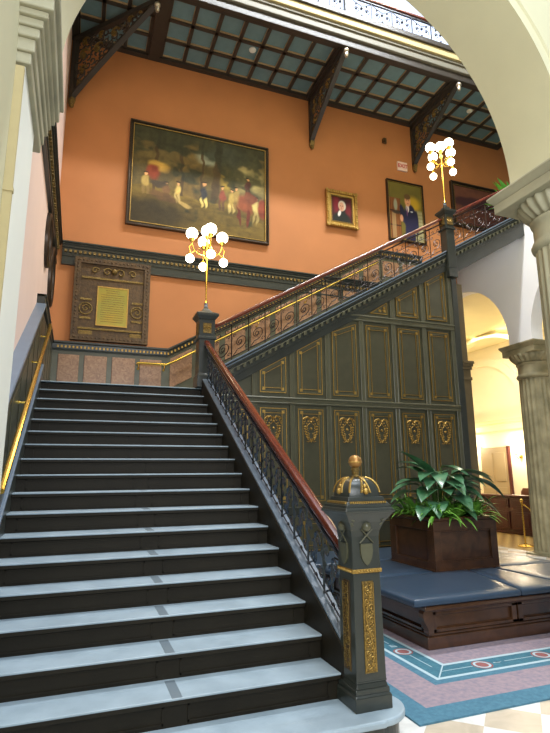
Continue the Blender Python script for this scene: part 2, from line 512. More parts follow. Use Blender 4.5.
def inset(poly, d):
    n = len(poly); out = []
    cx = sum(p[0] for p in poly) / n; cz = sum(p[1] for p in poly) / n
    lines = []
    for i in range(n):
        p, q = Vector(poly[i]), Vector(poly[(i + 1) % n])
        t = (q - p).normalized(); nn = Vector((-t.y, t.x))
        if nn.dot(Vector((cx, cz)) - p) < 0: nn = -nn
        lines.append((p + nn * d, t))
    for i in range(n):
        p, t = lines[i - 1]; q, u = lines[i]
        den = t.x * u.y - t.y * u.x
        k = ((q.x - p.x) * u.y - (q.y - p.y) * u.x) / den
        out.append((p.x + t.x * k, p.y + t.y * k))
    return out
def strip(mb, poly, wdt, y0, y1):
    inner = inset(poly, wdt); n = len(poly)
    for i in range(n):
        j = (i + 1) % n
        mb.prism([poly[i], poly[j], inner[j], inner[i]], 1, y0, y1)
def spiral(cx, cz, r0, r1, a0, a1, n=16):
    return [(cx + (r0 + (r1 - r0) * i / n) * math.cos(a0 + (a1 - a0) * i / n), cz + (r0 + (r1 - r0) * i / n) * math.sin(a0 + (a1 - a0) * i / n)) for i in range(n + 1)]
def ornament(cx, zt, y):
    # gilt wreath with scrolls, ribbon and pendant
    b = MB()
    def T(p2, r, n=4): b.tube([(cx + a, y, zt + c) for a, c in p2], r, n)
    zt += 0.05
    for s in (-1, 1):
        T([(s * a, c) for a, c in spiral(0.125, -0.075, 0.035, 0.008, 1.0, 6.5, 10)], 0.006)
        T([(s * a, c) for a, c in [(0.0, -0.05), (0.05, -0.005), (0.11, -0.02), (0.15, -0.06)]], 0.008)
        for k in range(6):
            b.ball((cx + s * (0.125 - 0.012 * k), y, zt - 0.12 - 0.045 * k), 0.014, 4)
            b.ball((cx + s * (0.07 - 0.006 * k), y, zt - 0.16 - 0.035 * k), 0.011, 4)
        T([(s * a, c) for a, c in spiral(0.055, -0.06, 0.045, 0.012, 0.3, 5.5)], 0.006)
        T([(s * a, c) for a, c in spiral(0.10, -0.035, 0.03, 0.008, -1.0, 3.8, 10)], 0.005)
        T([(s * a, c) for a, c in [(0.02, -0.11), (0.07, -0.15), (0.10, -0.21), (0.095, -0.28), (0.06, -0.34), (0.0, -0.37)]], 0.005)
        T([(s * a, c) for a, c in spiral(0.045, -0.30, 0.03, 0.008, 2.4, -2.5, 10)], 0.005)
        for k in range(7):
            g = k / 6
            a = 0.045 + 0.065 * math.sin(PI * (0.15 + 0.8 * g)); c = -0.12 - 0.25 * g
            b.ball((cx + s * a, y, zt + c), 0.014, 4)
            b.ball((cx + s * (a - 0.03), y, zt + c - 0.01), 0.010, 4)
        T([(s * 0.01, -0.37), (s * 0.05, -0.41), (s * 0.085, -0.40)], 0.006)
    T([(0, -0.01), (0, -0.10)], 0.008)
    b.ball((cx, y, zt - 0.09), 0.02, 5); b.ball((cx, y, zt - 0.20), 0.022, 5); b.ball((cx, y, zt - 0.40), 0.018, 5)
    return b
pan_i = 0
def panel(poly, orn=False):
    """recessed field with a double gilt moulding and corner blocks"""
    pb = MB(); pb.prism(poly, 1, YP + 0.02, YP + 0.034)
    po = pb.build('panel', m_gpanel, wp)
    g = MB(); strip(g, poly, 0.012, YP + 0.004, YP + 0.022)
    p2 = inset(poly, 0.075); strip(g, p2, 0.008, YP + 0.006, YP + 0.022)
    for (x, z) in inset(poly, 0.062):
        g.box(x - 0.024, x + 0.024, YP + 0.0, YP + 0.022, z - 0.024, z + 0.024)
    g.build('gilt_moulding', m_gold, po)
    f = MB(); strip(f, inset(poly, 0.016), 0.04, YP + 0.012, YP + 0.024)
    f.build('inner_frame', m_green2, po)
    if orn:
        cx = (poly[0][0] + poly[1][0]) / 2
        ornament(cx, poly[2][1] - 0.17, YP + 0.012).build('gilt_ornament', m_gold, po, smooth=True)
    return po
for i in range(len(stx) - 1):
    a, c = stx[i] + 0.10, stx[i + 1] - 0.10
    panel([(a, 0.44), (c, 0.44), (c, 0.92), (a, 0.92)])
    panel([(a, 1.18), (c, 1.18), (c, 2.64), (a, 2.64)], True) if i > 0 else panel([(a, 1.18), (c, 1.18), (c, 2.60), (a, 2.60)])
    top = lambda x: nx(x) - 0.10
    if i >= 1:
        ta, tc = min(top(a), 4.17), min(top(c), 4.17)
        if ta < 2.95 and tc > 3.02: panel([(a + 0.02, 2.885), (c, 2.885), (c, max(tc, 3.0)), (a + 0.02, max(ta, 2.9))] if ta > 3.0 else [(a, 2.885), (c, 2.885), (c, tc)])
        elif tc > 3.0:
            if ta < 4.17 - 1e-6 and tc >= 4.17 - 1e-6:
                xk = 1.9 + (4.27 - ZL) / SL
                panel([(a, 2.885), (c, 2.885), (c, 4.17), (a, ta)])
            else:
                panel([(a, 2.885), (c, 2.885), (c, tc), (a, ta)])
    if i >= 4:
        ta, tc = top(a), top(c)
        if i == 4: panel([(a + 0.10, 4.40), (c, 4.40), (c, tc)])
        else: panel([(a, 4.40), (c, 4.40), (c, tc), (a, ta)])

# ------------------------------------------------------------------ lower flight
st = thing('staircase', 'broad dark staircase climbing to the landing, with pale slate treads and dark bronze risers', 'staircase', (0.6, 3.0, 0))
def rounded_end(off):
    # curtail step outline with round end wrapping the newel
    pts = [(XPR + 0.002, 3.058 - 0.02 + 0.277 + off), (XPR + 0.002, 3.038 - off)]
    pts.append((1.80, 3.038 - off - 0.04))
    rr = 0.21 + off
    cx, cy = 1.81, 3.22
    for i in range(0, 19):
        g = -PI / 2 + PI * i / 18
        pts.append((cx + rr * math.cos(g) * 1.0, cy + rr * math.sin(g)))
    pts.append((1.66, cy + rr))
    return pts
def crv(z0, z1, off):
    b = MB(); b.prism(rounded_end(off), 2, z0, z1); return b
crv(0, 0.145, -0.02).build('riser', m_green, st, bevel=0.006)
crv(0.14, 0.183, 0.02).build('tread', m_tread, st, bevel=0.012)
for k in range(0, 17):
    y = Y0 + k * RUN; z = Z0 + k * RISE
    xa_ = XL if y > 3.5 else XPR + 0.002
    b = MB(); b.box(xa_, XR, y + 0.025, y + 0.06, z - RISE - 0.0, z - 0.03)
    # raised riser mouldings
    for (a, c) in ((xa_ + 0.08, 0.56), (0.70, XR - 0.08)):
        b.box(a, c, y + 0.018, y + 0.026, z - 0.055, z - 0.045); b.box(a, c, y + 0.018, y + 0.026, z - RISE + 0.018, z - RISE + 0.028)
        b.box(a, a + 0.01, y + 0.018, y + 0.026, z - RISE + 0.018, z - 0.045); b.box(c - 0.01, c, y + 0.018, y + 0.026, z - RISE + 0.018, z - 0.045)
    b.build('riser', m_riser, st)
    if k < 16:
        t = MB(); t.box(xa_, XR, y - 0.005, y + RUN + 0.03, z - 0.014, z)  # pale front edge stands in for light caught along the nosing
        t.mi = 2; t.box(xa_, XR, y - 0.001, y + 0.06, z - 0.04, z - 0.0142); t.mi = 1; t.box(0.60, 0.665, y - 0.004, y + RUN, z - 0.01, z + 0.0012)
        t.build('tread', [m_tread, m_tjoint, m_riser], st, bevel=0.004)
# landing slab
b = MB(); b.box(XL - 0.1, 1.93, YP - 0.005, YB - 0.002, ZL - 0.014, ZL)
b.build('landing_tread', m_tread, st, bevel=0.008)
b = MB(); b.box(XL - 0.1, 1.93, YP + 0.06, YB - 0.002, ZL - 0.3, ZL - 0.036)
b.build('landing_slab', m_green, st)
# body under the flight
b = MB(); b.prism([(3.56, 0), (YP + 0.1, 0), (YP + 0.1, ZL - 0.31), (3.56, nz(3.56) - 0.30)], 0, XL - 0.05, XR)
b.build('masonry_core', m_green, st)
# strings
def sloped_bar(x0, x1, ya, yb, lo, hi, f=nz):
    b = MB(); b.prism([(ya, f(ya) + lo), (yb, f(yb) + lo), (yb, f(yb) + hi), (ya, f(ya) + hi)], 0, x0, x1); return b
b = sloped_bar(1.69, 1.83, 3.30, 7.66, -0.30, 0.175)
b.prism([(3.30, 0), (7.66, 0), (7.66, nz(7.66) - 0.29), (3.30, nz(3.3) - 0.29)], 0, 1.71, 1.81)
b.build('string', m_riser, st, bevel=0.006)
b = sloped_bar(1.700, 1.815, 3.30, 7.66, 0.175, 0.195); b.build('string_cap', m_greyb, st, bevel=0.006)
b = sloped_bar(XW + 0.04, XL, 3.53, YP - 0.02, -0.2, 0.20); b.build('wall_string', m_green, st)
b = sloped_bar(XW + 0.04, XL + 0.015, 3.53, YP - 0.02, 0.20, 0.24); b.build('wall_string_cap', m_greyb, st, bevel=0.008)

# ------------------------------------------------------------------ upper flight
s2 = thing('staircase', 'upper flight rising to the right above the dark panelled wall', 'staircase', (4, 8.8, ZL))
ns = 26
for k in range(ns):
    x = 1.95 + k * RUN; z = ZL + (k + 1) * RISE
    b = MB(); b.box(x, x + 0.03, YP + 0.09, YB - 0.06, z - RISE, z - 0.03); b.build('riser', m_riser, s2)
    b = MB(); b.box(x - 0.03, x + RUN + 0.02, YP + 0.09, YB - 0.06, z - 0.034, z); b.build('tread', m_tread, s2, bevel=0.006)
b = MB(); b.prism([(1.95, nx(1.95) - 0.16), (XE, nx(XE) - 0.16), (XE, nx(XE) - 0.24), (1.95, nx(1.95) - 0.24)], 1, YP + 0.14, YB - 0.06)
b.build('soffit', m_white, s2)
# string with mouldings and a dentil course
def xbar(xa, xb, y0, y1, lo, hi, mb=None):
    b = mb or MB(); b.prism([(xa, nx(xa) + lo), (xb, nx(xb) + lo), (xb, nx(xb) + hi), (xa, nx(xa) + hi)], 1, y0, y1); return b
for (xa, xb) in ((1.90, 6.45), (6.67, XE)):
    b = xbar(xa, xb, YP - 0.02, YP + 0.12, -0.10 if xa < 3 else -0.24, 0.10)
    xbar(xa, xb, YP - 0.045, YP + 0.12, 0.19, 0.27, b)
    xbar(xa, xb, YP - 0.03, YP + 0.12, 0.02, 0.19, b)
    b.build('string', m_green, s2, bevel=0.006)
    b = xbar(xa, xb, YP - 0.075, YP + 0.12, 0.272, 0.30); xbar(xa, xb, YP - 0.06, YP - 0.03, 0.225, 0.245, b)
    b.build('string_cap', m_greyb, s2, bevel=0.006)
    b = MB(); x = xa + 0.04
    while x < xb - 0.08:
        b.prism([(x, nx(x) + 0.085), (x + 0.05, nx(x + 0.05) + 0.085), (x + 0.05, nx(x + 0.05) + 0.15), (x, nx(x) + 0.15)], 1, YP - 0.065, YP - 0.03)
        x += 0.105
    b.prism([(xa, nx(xa) + 0.14), (xb, nx(xb) + 0.14), (xb, nx(xb) + 0.155), (xa, nx(xa) + 0.155)], 1, YP - 0.06, YP - 0.025)
    b.build('dentil_course', m_green2, s2, bevel=0.004)

# upper floor beyond the head of the stair
b = MB(); b.box(8.5, 12.2, 4.3, YP - 0.08, ZU - 0.22, ZU); b.box(XE + 0.01, 12.2, YP - 0.08, YB - 0.002, ZU - 0.22, ZU)
struct('floor_upper', b, m_green)

# ------------------------------------------------------------------ ironwork
def bay(u, sl, w_, h, r=0.0075, simple=False):
    """scrolled bay in the u / z plane: returns MB around the origin; u is (1,0,0) or (0,1,0)"""
    b = MB(); u = Vector(u)
    def P(a, c): return u * (a * w_) + Vector((0, 0, a * w_ * sl + c * h))
    def T(p2, rr=r, n=4): b.tube([P(a, c) for a, c in p2], rr, n)
    def cir(cx, cz, ra, k=14):
        b.tube([P(cx + ra / w_ * math.cos(2 * PI * i / k), cz + ra / h * math.sin(2 * PI * i / k)) for i in range(k)], r * 0.9, 4, close=True)
    def sp(cx, cz, ra, rb, a0, a1, n=18):
        return [(cx + (ra + (rb - ra) * i / n) / w_ * math.cos(a0 + (a1 - a0) * i / n), cz + (ra + (rb - ra) * i / n) / h * math.sin(a0 + (a1 - a0) * i / n)) for i in range(n + 1)]
    T([(0, 0), (0, 1)], r * 1.3)
    if not simple:
        # S-scrolls, rings, leaves: dense flight-one pattern
        T([(0, 0.06), (1, 0.06)], r); T([(0, 0.90), (1, 0.90)], r)
        q = sp(0.30, 0.66, 0.075, 0.015, -1.2, 4.8)
        T([(0.85, 0.10), (0.62, 0.22), (0.45, 0.42)] + q, r)
        q = sp(0.68, 0.30, 0.07, 0.015, 1.9, 7.8)
        T([(0.12, 0.86), (0.34, 0.80), (0.52, 0.62)] + q, r)
        cir(0.82, 0.72, 0.035); cir(0.18, 0.24, 0.035)
        T(sp(0.5, 0.5, 0.05, 0.02, 0, 6), r)
        for (a, c, an) in ((0.30, 0.66, 0.6), (0.68, 0.30, 2.2), (0.82, 0.72, 1.2), (0.18, 0.24, 0.4), (0.5, 0.9, 0), (0.5, 0.06, 0), (0.5, 0.5, 0.8), (0.1, 0.55, 1.4), (0.92, 0.45, 1.4)):
            p = P(a, c); o = Vector((0, 0, 1)); d = (u * math.cos(an) + o * math.sin(an)); e = (o * math.cos(an) - u * math.sin(an))
            nrm = u.cross(o)
            vs = [p + d * 0.045, p + e * 0.018 + nrm * 0.006, p - d * 0.035, p - e * 0.018 + nrm * 0.006, p + nrm * 0.016, p - nrm * 0.012]
            b.add(vs, [(0, 1, 4), (1, 2, 4), (2, 3, 4), (3, 0, 4), (1, 0, 5), (2, 1, 5), (3, 2, 5), (0, 3, 5)])
    else:
        T([(0, 0.10), (1, 0.10)], r); T([(0, 0.80), (1, 0.80)], r)
        T(sp(0.5, 0.42, 0.115, 0.02, -2.0, 6.8, 26), r)
        T([(0.5 - 0.115 / w_ * 0.42, 0.22), (0.1, 0.12)], r)
        T(sp(0.26, 0.86, 0.035, 0.008, -1.5, 4, 10), r * 0.8); T(sp(0.74, 0.86, 0.035, 0.008, 4.6, -1, 10), r * 0.8)
        T(sp(0.82, 0.68, 0.035, 0.008, 3, -3, 10), r * 0.8); T(sp(0.16, 0.66, 0.03, 0.008, 0, 6, 10), r * 0.8)
        T(sp(0.85, 0.20, 0.03, 0.008, 0, 6, 10), r * 0.8)
        cir(0.5, 0.42, 0.03, 8)
    return b

# lower balustrade
bl = thing('stair_balustrade', 'balustrade of the lower flight: red mahogany handrail over scrolled black ironwork', 'balustrade', (1.76, 5.4, nz(5.4) + 0.26))
XB = 1.76
def hrail(p0, p1, side):
    """moulded handrail between two points"""
    p0, p1 = Vector(p0), Vector(p1)
    t = (p1 - p0).normalized(); o = Vector(side); u = o.cross(t).normalized()
    if u.z < 0: u = -u
    prof = [(a_ * 0.8, c_ * 0.8) for a_, c_ in [(-0.042, -0.04), (0.042, -0.04), (0.052, -0.022), (0.05, 0.012), (0.035, 0.034), (0, 0.042), (-0.035, 0.034), (-0.05, 0.012), (-0.052, -0.022)]]
    b = MB(); b.sweep(prof, [(p0, o, u), (p1, o, u)]); return b
ya, yb = 3.34, 7.70
hrail((XB, ya - 0.02, nz(ya) + 0.735), (XB, yb, nz(yb) + 0.755), (1, 0, 0)).build('handrail', m_rail, bl, smooth=True)
b = sloped_bar(XB - 0.028, XB + 0.028, ya, yb, 0.665, 0.69); b.build('iron_rail', m_iron, bl)
n1 = 15; wb = (7.60 - 3.42) / n1
src = None
for k in range(n1):
    y = 3.42 + k * wb
    if src is None:
        mb = bay((0, 1, 0), SL, wb, 0.47)
        mb.v = [(v[0] + XB, v[1] + y, v[2] + nz(y) + 0.195) for v in mb.v]
        src = mb.build('scroll_panel', m_iron, bl, smooth=True)
    else:
        part_copy(src, (0, k * wb, k * wb * SL))

# upper balustrade, two runs
b2 = thing('stair_balustrade', 'balustrade of the upper flight between the two lamp newels, open brown iron scrolls', 'balustrade', (4.1, YP + 0.05, nx(4.1) + 0.3))
b3 = thing('stair_balustrade', 'short top run of balustrade beyond the upper lamp newel, beside the stone capital', 'balustrade', (7.6, YP + 0.05, nx(7.6) + 0.3))
YR = YP + 0.03
def upper_run(par, xa, xb, src):
    hrail((xa, YR, nx(xa) + 0.99), (xb, YR, nx(xb) + 0.99), (0, 1, 0)).build('handrail', m_rail, par, smooth=True)
    b = xbar(xa, xb, YR - 0.025, YR + 0.025, 0.885, 0.91); b.build('iron_rail', m_iron2, par)
    n = int(round((xb - xa) / 0.29)); wbay = (xb - xa) / n; s_ = src
    for k in range(n):
        x = xa + k * wbay
        if k == 0:
            mb = bay((1, 0, 0), SL, wbay, 0.585, 0.0075, True)
            mb.v = [(v[0] + x, v[1] + YR, v[2] + nx(x) + 0.30) for v in mb.v]
            s_ = mb.build('scroll_panel', m_iron2, par, smooth=True)
        else:
            part_copy(s_, (k * wbay, 0, k * wbay * SL))
upper_run(b2, 1.91, 6.44, None)
upper_run(b3, 6.68, XE, None)

# ------------------------------------------------------------------ newel posts
nw = thing('newel_post', 'massive bronze green newel with gilt domed cap and shield at the foot of the stairs', 'newel post', (1.80, 3.24, 0.183))
cx, cy = 1.80, 3.24
b = MB(); b.taper(cx, cy, 0.183, 0.128, 0.262, 0.128); b.taper(cx, cy, 0.262, 0.128, 0.275, 0.116); b.build('plinth', m_green, nw, bevel=0.004)
b = MB(); b.taper(cx, cy, 0.275, 0.120, 0.305, 0.118); b.taper(cx, cy, 0.305, 0.112, 0.335, 0.104); b.taper(cx, cy, 0.335, 0.108, 0.348, 0.108)
b.build('base_moulding', m_green, nw, bevel=0.005)
b = MB(); b.taper(cx, cy, 0.34, 0.106, 0.975, 0.098); b.build('shaft', m_green, nw, bevel=0.006)
def scrollwork(cx, z0, z1, hw, y, axis=1, sgn=-1):
    b = MB(); n = 5
    def P(a, z): return (cx + a, y, z) if axis == 1 else (y, cx + a, z)
    b.tube([P(-hw, z0), P(hw, z0), P(hw, z1), P(-hw, z1)], 0.003, 4, close=True)
    stem = [P(0.6 * hw * math.sin(2.5 * PI * i / 40), z0 + (z1 - z0) * i / 40) for i in range(41)]
    b.tube(stem, 0.0035, 5)
    zz = z0 + 0.03; k = 0
    while zz < z1 - 0.02:
        s = 1 if k % 2 else -1
        sp_ = spiral(s * hw * 0.38, zz, hw * 0.5, 0.003, s * 0.5, s * 0.5 + 7.0 * s, 16)
        b.tube([P(a, z) for a, z in sp_], 0.003, 4)
        for q in range(4):
            g = q * 1.6 + k
            b.ball(P(-s * hw * 0.45 + 0.008 * math.cos(g), zz + 0.012 * math.sin(g) + 0.01), 0.005, 4)
        zz += hw * 1.05; k += 1
    return b
for (c_, yf, ax) in ((cx, cy - 0.106, 1), (cy, cx - 0.106, 0)):
    b = MB()
    if ax == 1: b.add([(cx - 0.043, yf + 0.002, 0.39), (cx + 0.043, yf + 0.002, 0.39), (cx + 0.041, yf + 0.008, 0.925), (cx - 0.041, yf + 0.008, 0.925), (cx - 0.043, yf - 0.004, 0.39), (cx + 0.043, yf - 0.004, 0.39), (cx + 0.041, yf + 0.002, 0.925), (cx - 0.041, yf + 0.002, 0.925)], [(0, 1, 2, 3), (4, 5, 6, 7), (0, 1, 5, 4), (1, 2, 6, 5), (2, 3, 7, 6), (3, 0, 4, 7)])
    else: b.add([(yf + 0.002, cy - 0.043, 0.39), (yf + 0.002, cy + 0.043, 0.39), (yf + 0.008, cy + 0.041, 0.925), (yf + 0.008, cy - 0.041, 0.925), (yf - 0.004, cy - 0.043, 0.39), (yf - 0.004, cy + 0.043, 0.39), (yf + 0.002, cy + 0.041, 0.925), (yf + 0.002, cy - 0.041, 0.925)], [(0, 1, 2, 3), (4, 5, 6, 7), (0, 1, 5, 4), (1, 2, 6, 5), (2, 3, 7, 6), (3, 0, 4, 7)])
    pn = b.build('gilt_panel', m_goldd if ax == 1 else m_dial, nw)
    scrollwork(c_, 0.40, 0.915, 0.036, yf - 0.004, ax).build('scrollwork', m_gold if ax == 1 else m_goldd, pn, smooth=True)
b = MB(); b.taper(cx, cy, 0.975, 0.108, 1.0, 0.108); b.build('gilt_band', m_gold, nw, bevel=0.003)
b = MB()
for k in range(9):
    for s in (-1,):
        b.ball((cx - 0.085 + k * 0.021, cy - 0.111, 0.988), 0.008, 4); b.ball((cx - 0.111, cy - 0.085 + k * 0.021, 0.988), 0.008, 4)
b.build('bead_row', m_gold, nw, smooth=True)
b = MB()
pr = [(1.0, 0.102), (1.10, 0.098), (1.20, 0.100), (1.24, 0.106), (1.29, 0.128), (1.33, 0.158), (1.35, 0.172)]
for (za, ha), (zb_, hb) in zip(pr[:-1], pr[1:]): b.taper(cx, cy, za, ha, zb_, hb)
b.build('capital', m_green, nw, smooth=True, angle=50)
for ax in (0, 1):
    b = MB(); sh = [(-0.042, 1.155), (0.042, 1.155), (0.045, 1.11), (0.036, 1.065), (0.018, 1.035), (0, 1.02), (-0.018, 1.035), (-0.036, 1.065), (-0.045, 1.11)]
    if ax == 1:
        b.prism([(cx + a, z) for a, z in sh], 1, cy - 0.112, cy - 0.09)
        for s in (-1, 1): b.tube([(cx + s * 0.05, cy - 0.112, 1.16), (cx - s * 0.04, cy - 0.118, 1.245)], 0.005, 5)
        b.ball((cx, cy - 0.112, 1.262), 0.034, 8)
    else:
        b.prism([(cy + a, z) for a, z in sh], 0, cx - 0.112, cx - 0.09)
        for s in (-1, 1): b.tube([(cx - 0.112, cy + s * 0.05, 1.16), (cx - 0.118, cy - s * 0.04, 1.245)], 0.005, 5)
        b.ball((cx - 0.112, cy, 1.262), 0.034, 8)
    b.build('shield', m_green2, nw, smooth=True)
b = MB()
for s in (-1, 1):
    for q in range(3):
        b.tube([(cx + s * 0.10, cy - 0.10 - 0.02 * q, 1.24 + 0.03 * q), (cx + s * (0.115 + 0.01 * q), cy - 0.11 - 0.012 * q, 1.29 + 0.015 * q), (cx + s * 0.13, cy - 0.13, 1.335)], 0.008, 5)
b.build('acanthus_leaves', m_green2, nw, smooth=True)
b = MB()
for (z0_, h0, z1_, h1) in ((1.35, 0.178, 1.366, 0.186), (1.366, 0.180, 1.384, 0.172), (1.384, 0.166, 1.402, 0.164), (1.402, 0.160, 1.424, 0.144), (1.424, 0.138, 1.452, 0.130)):
    b.taper(cx, cy, z0_, h0, z1_, h1)
b.build('cap', m_green, nw, bevel=0.004)
b = MB()
for k in range(17):
    t_ = -0.128 + k * 0.016
    b.box(cx + t_ - 0.005, cx + t_ + 0.005, cy - 0.158, cy - 0.142, 1.410, 1.424); b.box(cx - 0.158, cx - 0.142, cy + t_ - 0.005, cy + t_ + 0.005, 1.410, 1.424)
b.build('dentils', m_gold, nw)
# dome with four ribs on square plan
dome = MB(); NN = 12
def dsec(f): return 0.118 * math.cos(f * PI / 2) ** 0.75 + 0.018
rows = []
for i in range(NN + 1):
    f = i / NN; r = dsec(f); z = 1.452 + 0.125 * math.sin(f * PI / 2)
    ring = []
    for j in range(32):
        g = 2 * PI * j / 32; c_, s_ = math.cos(g), math.sin(g)
        sq = 1 / max(abs(c_), abs(s_)) ** (0.6)
        ring.append((cx + r * c_ * sq * 0.95, cy + r * s_ * sq * 0.95, z))
    rows.append(ring)
vs = [p for r_ in rows for p in r_]
fs = [(i * 32 + j, i * 32 + (j + 1) % 32, (i + 1) * 32 + (j + 1) % 32, (i + 1) * 32 + j) for i in range(NN) for j in range(32)] + [tuple(range(32))[::-1], tuple(range(NN * 32, NN * 32 + 32))]
dome.add(vs, fs); dome.build('dome', m_green, nw, smooth=True)
b = MB()
for q in range(8):
    g0 = q * PI / 4
    for k in range(2 if q % 2 == 0 else 1):
        pts_ = []
        for i in range(8):
            f = 0.12 + 0.75 * i / 7; r = dsec(f) * 1.0 + 0.002; g = g0 + (0.28 * (1 - f) * (1 if k else -1) if q % 2 == 0 else 0)
            sq = 1 / max(abs(math.cos(g)), abs(math.sin(g))) ** 0.6 * 0.95
            pts_.append((cx + r * math.cos(g) * sq, cy + r * math.sin(g) * sq, 1.454 + 0.125 * math.sin(f * PI / 2)))
        b.tube(pts_, 0.0075, 5)
    if q % 2 == 0:
        for (f, dr) in ((0.18, 0.022), (0.36, 0.016)):
            r = dsec(f); b.ball((cx + r * math.cos(g0) * 0.95, cy + r * math.sin(g0) * 0.95, 1.452 + 0.125 * math.sin(f * PI / 2)), dr, 6)
b.build('gilt_leafwork', m_gold, nw, smooth=True)
b = MB(); b.lathe([(0.026, 0), (0.032, 0.008), (0.022, 0.018), (0.026, 0.04), (0.031, 0.055), (0.024, 0.066)], (cx, cy, 1.575), 20)
b.build('finial_neck', m_goldd, nw, smooth=True)
b = MB(); b.ball((cx, cy, 1.682), 0.046, 14); b.build('finial_ball', mat('aged_gilt_ball', (160, 116, 62), 0.35, 0.55), nw, smooth=True)
b = MB(); b.tube([(cx + 0.046 * math.cos(2 * PI * i / 20), cy + 0.046 * math.sin(2 * PI * i / 20), 1.678) for i in range(20)], 0.004, 5, close=True)
b.build('ball_band', m_gold, nw, smooth=True)

def newel_upper(cx, cy, z0, z1, label, h=0.125, e=0.02):
    n_ = thing('newel_post', label, 'newel post', (cx, cy, z0))
    b = MB(); b.taper(cx, cy, z0, h + e, z0 + 0.18, h + e); b.taper(cx, cy, z0 + 0.18, h + e, z0 + 0.22, h); b.build('plinth', m_green, n_, bevel=0.006)
    b = MB(); b.taper(cx, cy, z0 + 0.2, h, z1 - 0.40, h * 0.96); b.build('shaft', m_green, n_, bevel=0.008)
    b = MB(); b.taper(cx, cy, z1 - 0.41, h + 0.02, z1 - 0.37, h + 0.02); b.taper(cx, cy, z1 - 0.37, h, z1 - 0.10, h)
    b.taper(cx, cy, z1 - 0.10, h, z1 - 0.04, h + 0.045); b.build('head_block', m_green, n_, bevel=0.006)
    b = MB(); b.box(cx - 0.065, cx + 0.065, cy - h - 0.012, cy - h + 0.005, z1 - 0.32, z1 - 0.16)
    b.box(cx - h - 0.012, cx - h + 0.005, cy - 0.065, cy + 0.065, z1 - 0.32, z1 - 0.16)
    pn = b.build('gilt_plaque', m_goldd, n_, bevel=0.004)
    b = MB()
    for s in (-1, 1): b.tube([(cx + s * a, cy - h - 0.014, z1 - 0.24 + c) for a, c in spiral(0.026, 0, 0.03, 0.005, 0, 7)], 0.005, 4)
    b.build('scrollwork', m_gold, pn, smooth=True)
    b = MB(); b.taper(cx, cy, z1 - 0.04, h + 0.05, z1, h + 0.05); b.taper(cx, cy, z1, h + 0.035, z1 + 0.025, h); b.taper(cx, cy, z1 + 0.025, h - 0.02, z1 + 0.075, 0.06)
    b.taper(cx, cy, z1 + 0.075, 0.065, z1 + 0.095, 0.05); b.taper(cx, cy, z1 + 0.095, 0.04, z1 + 0.13, 0.03)
    b.build('cap', m_green, n_, bevel=0.006)
    b = MB(); b.lathe([(0.03, 0), (0.036, 0.01), (0.022, 0.03), (0.03, 0.05), (0.018, 0.07)], (cx, cy, z1 + 0.13), 16); b.build('cap_finial', m_greyb, n_, smooth=True)
    return n_
newel_upper(1.765, 7.78, ZL, 4.06, 'dark green square newel on the landing carrying the left lamp cluster')
newel_upper(6.56, 7.76, nx(6.56) - 0.30, 6.68, 'dark green newel halfway up the upper flight carrying the right lamp cluster', 0.098, 0.004)

# ------------------------------------------------------------------ lamp clusters
def lamp(cx, cy, z0, zc, label):
    t = thing('lamp_standard', label, 'lamp', (cx, cy, z0), 'brass lamp standards on the newels')
    b = MB(); b.lathe([(0.03, 0), (0.022, 0.02), (0.012, 0.05), (0.014, 0.3), (0.018, 0.45), (0.013, 0.6), (0.013, zc - z0 - 0.42), (0.03, zc - z0 - 0.38), (0.016, zc - z0 - 0.34), (0.02, zc - z0 - 0.2), (0.035, zc - z0 - 0.14), (0.014, zc - z0 - 0.08), (0.016, zc - z0 - 0.02)], (cx, cy, z0), 14)
    b.build('pole', m_brass, t, smooth=True)
    def globe(x, y, z, r, up_=True):
        g = MB(); g.ball((x, y, z), r, 12)
        go = g.build('globe', m_glass_l, t, smooth=True)
        f = MB()
        if up_: f.lathe([(0.012, -0.06), (0.03, -0.045), (0.042, -0.02), (0.05, 0)], (x, y, z - r + 0.012), 12)
        else: f.lathe([(0.035, 0.0), (0.04, 0.02), (0.018, 0.04), (0.01, 0.07)], (x, y, z + r * 0.9), 12)
        f.build('lamp_holder', m_brass, go, smooth=True)
    for i in range(4):
        a = i * PI / 2; d = Vector((math.cos(a), math.sin(a), 0))
        c0 = Vector((cx, cy, 0))
        def Q(r, z): return tuple(c0 + d * r + Vector((0, 0, z)))
        b = MB(); zt = zc - 0.16
        b.tube([Q(0.012, zt - 0.14), Q(0.08, zt - 0.19), Q(0.16, zt - 0.17), Q(0.22, zt - 0.10), Q(0.25, zt)], 0.008, 6)
        b.tube([tuple(c0 + d * (0.14 + p_) + Vector((0, 0, zt - 0.12 + q_))) for p_, q_ in spiral(0, 0, 0.045, 0.008, 1, 7.5, 14)], 0.005, 4)
        b.tube([Q(0.20, zt - 0.13), Q(0.26, zt - 0.18), Q(0.28, zt - 0.14)], 0.006, 5)
        b.build('arm', m_brass, t, smooth=True)
        p = Q(0.25, zc); globe(p[0], p[1], p[2], 0.095)
        p = Q(0.275, zc - 0.43); globe(p[0], p[1], p[2], 0.07, False)
        b = MB(); b.tube([Q(0.25, zt - 0.02), Q(0.29, zt - 0.07), Q(0.275, zc - 0.31)], 0.006, 5); b.build('drop_arm', m_brass, t, smooth=True)
    globe(cx, cy, zc + 0.08, 0.10)
    for (dz, pw) in ((0.0, 26), (-0.42, 15)):
        l = bpy.data.lights.new('lamp_glow', 'POINT'); l.energy = pw; l.color = (1.0, 0.74, 0.40); l.shadow_soft_size = 0.3
        o = bpy.data.objects.new('lamp_glow', l); C.objects.link(o); o.parent = t; o.location = (0, -0.40, zc - z0 + dz)
lamp(1.765, 7.78, 4.26, 5.41, 'brass lamp cluster of frosted globes on the landing newel, before the large history painting')
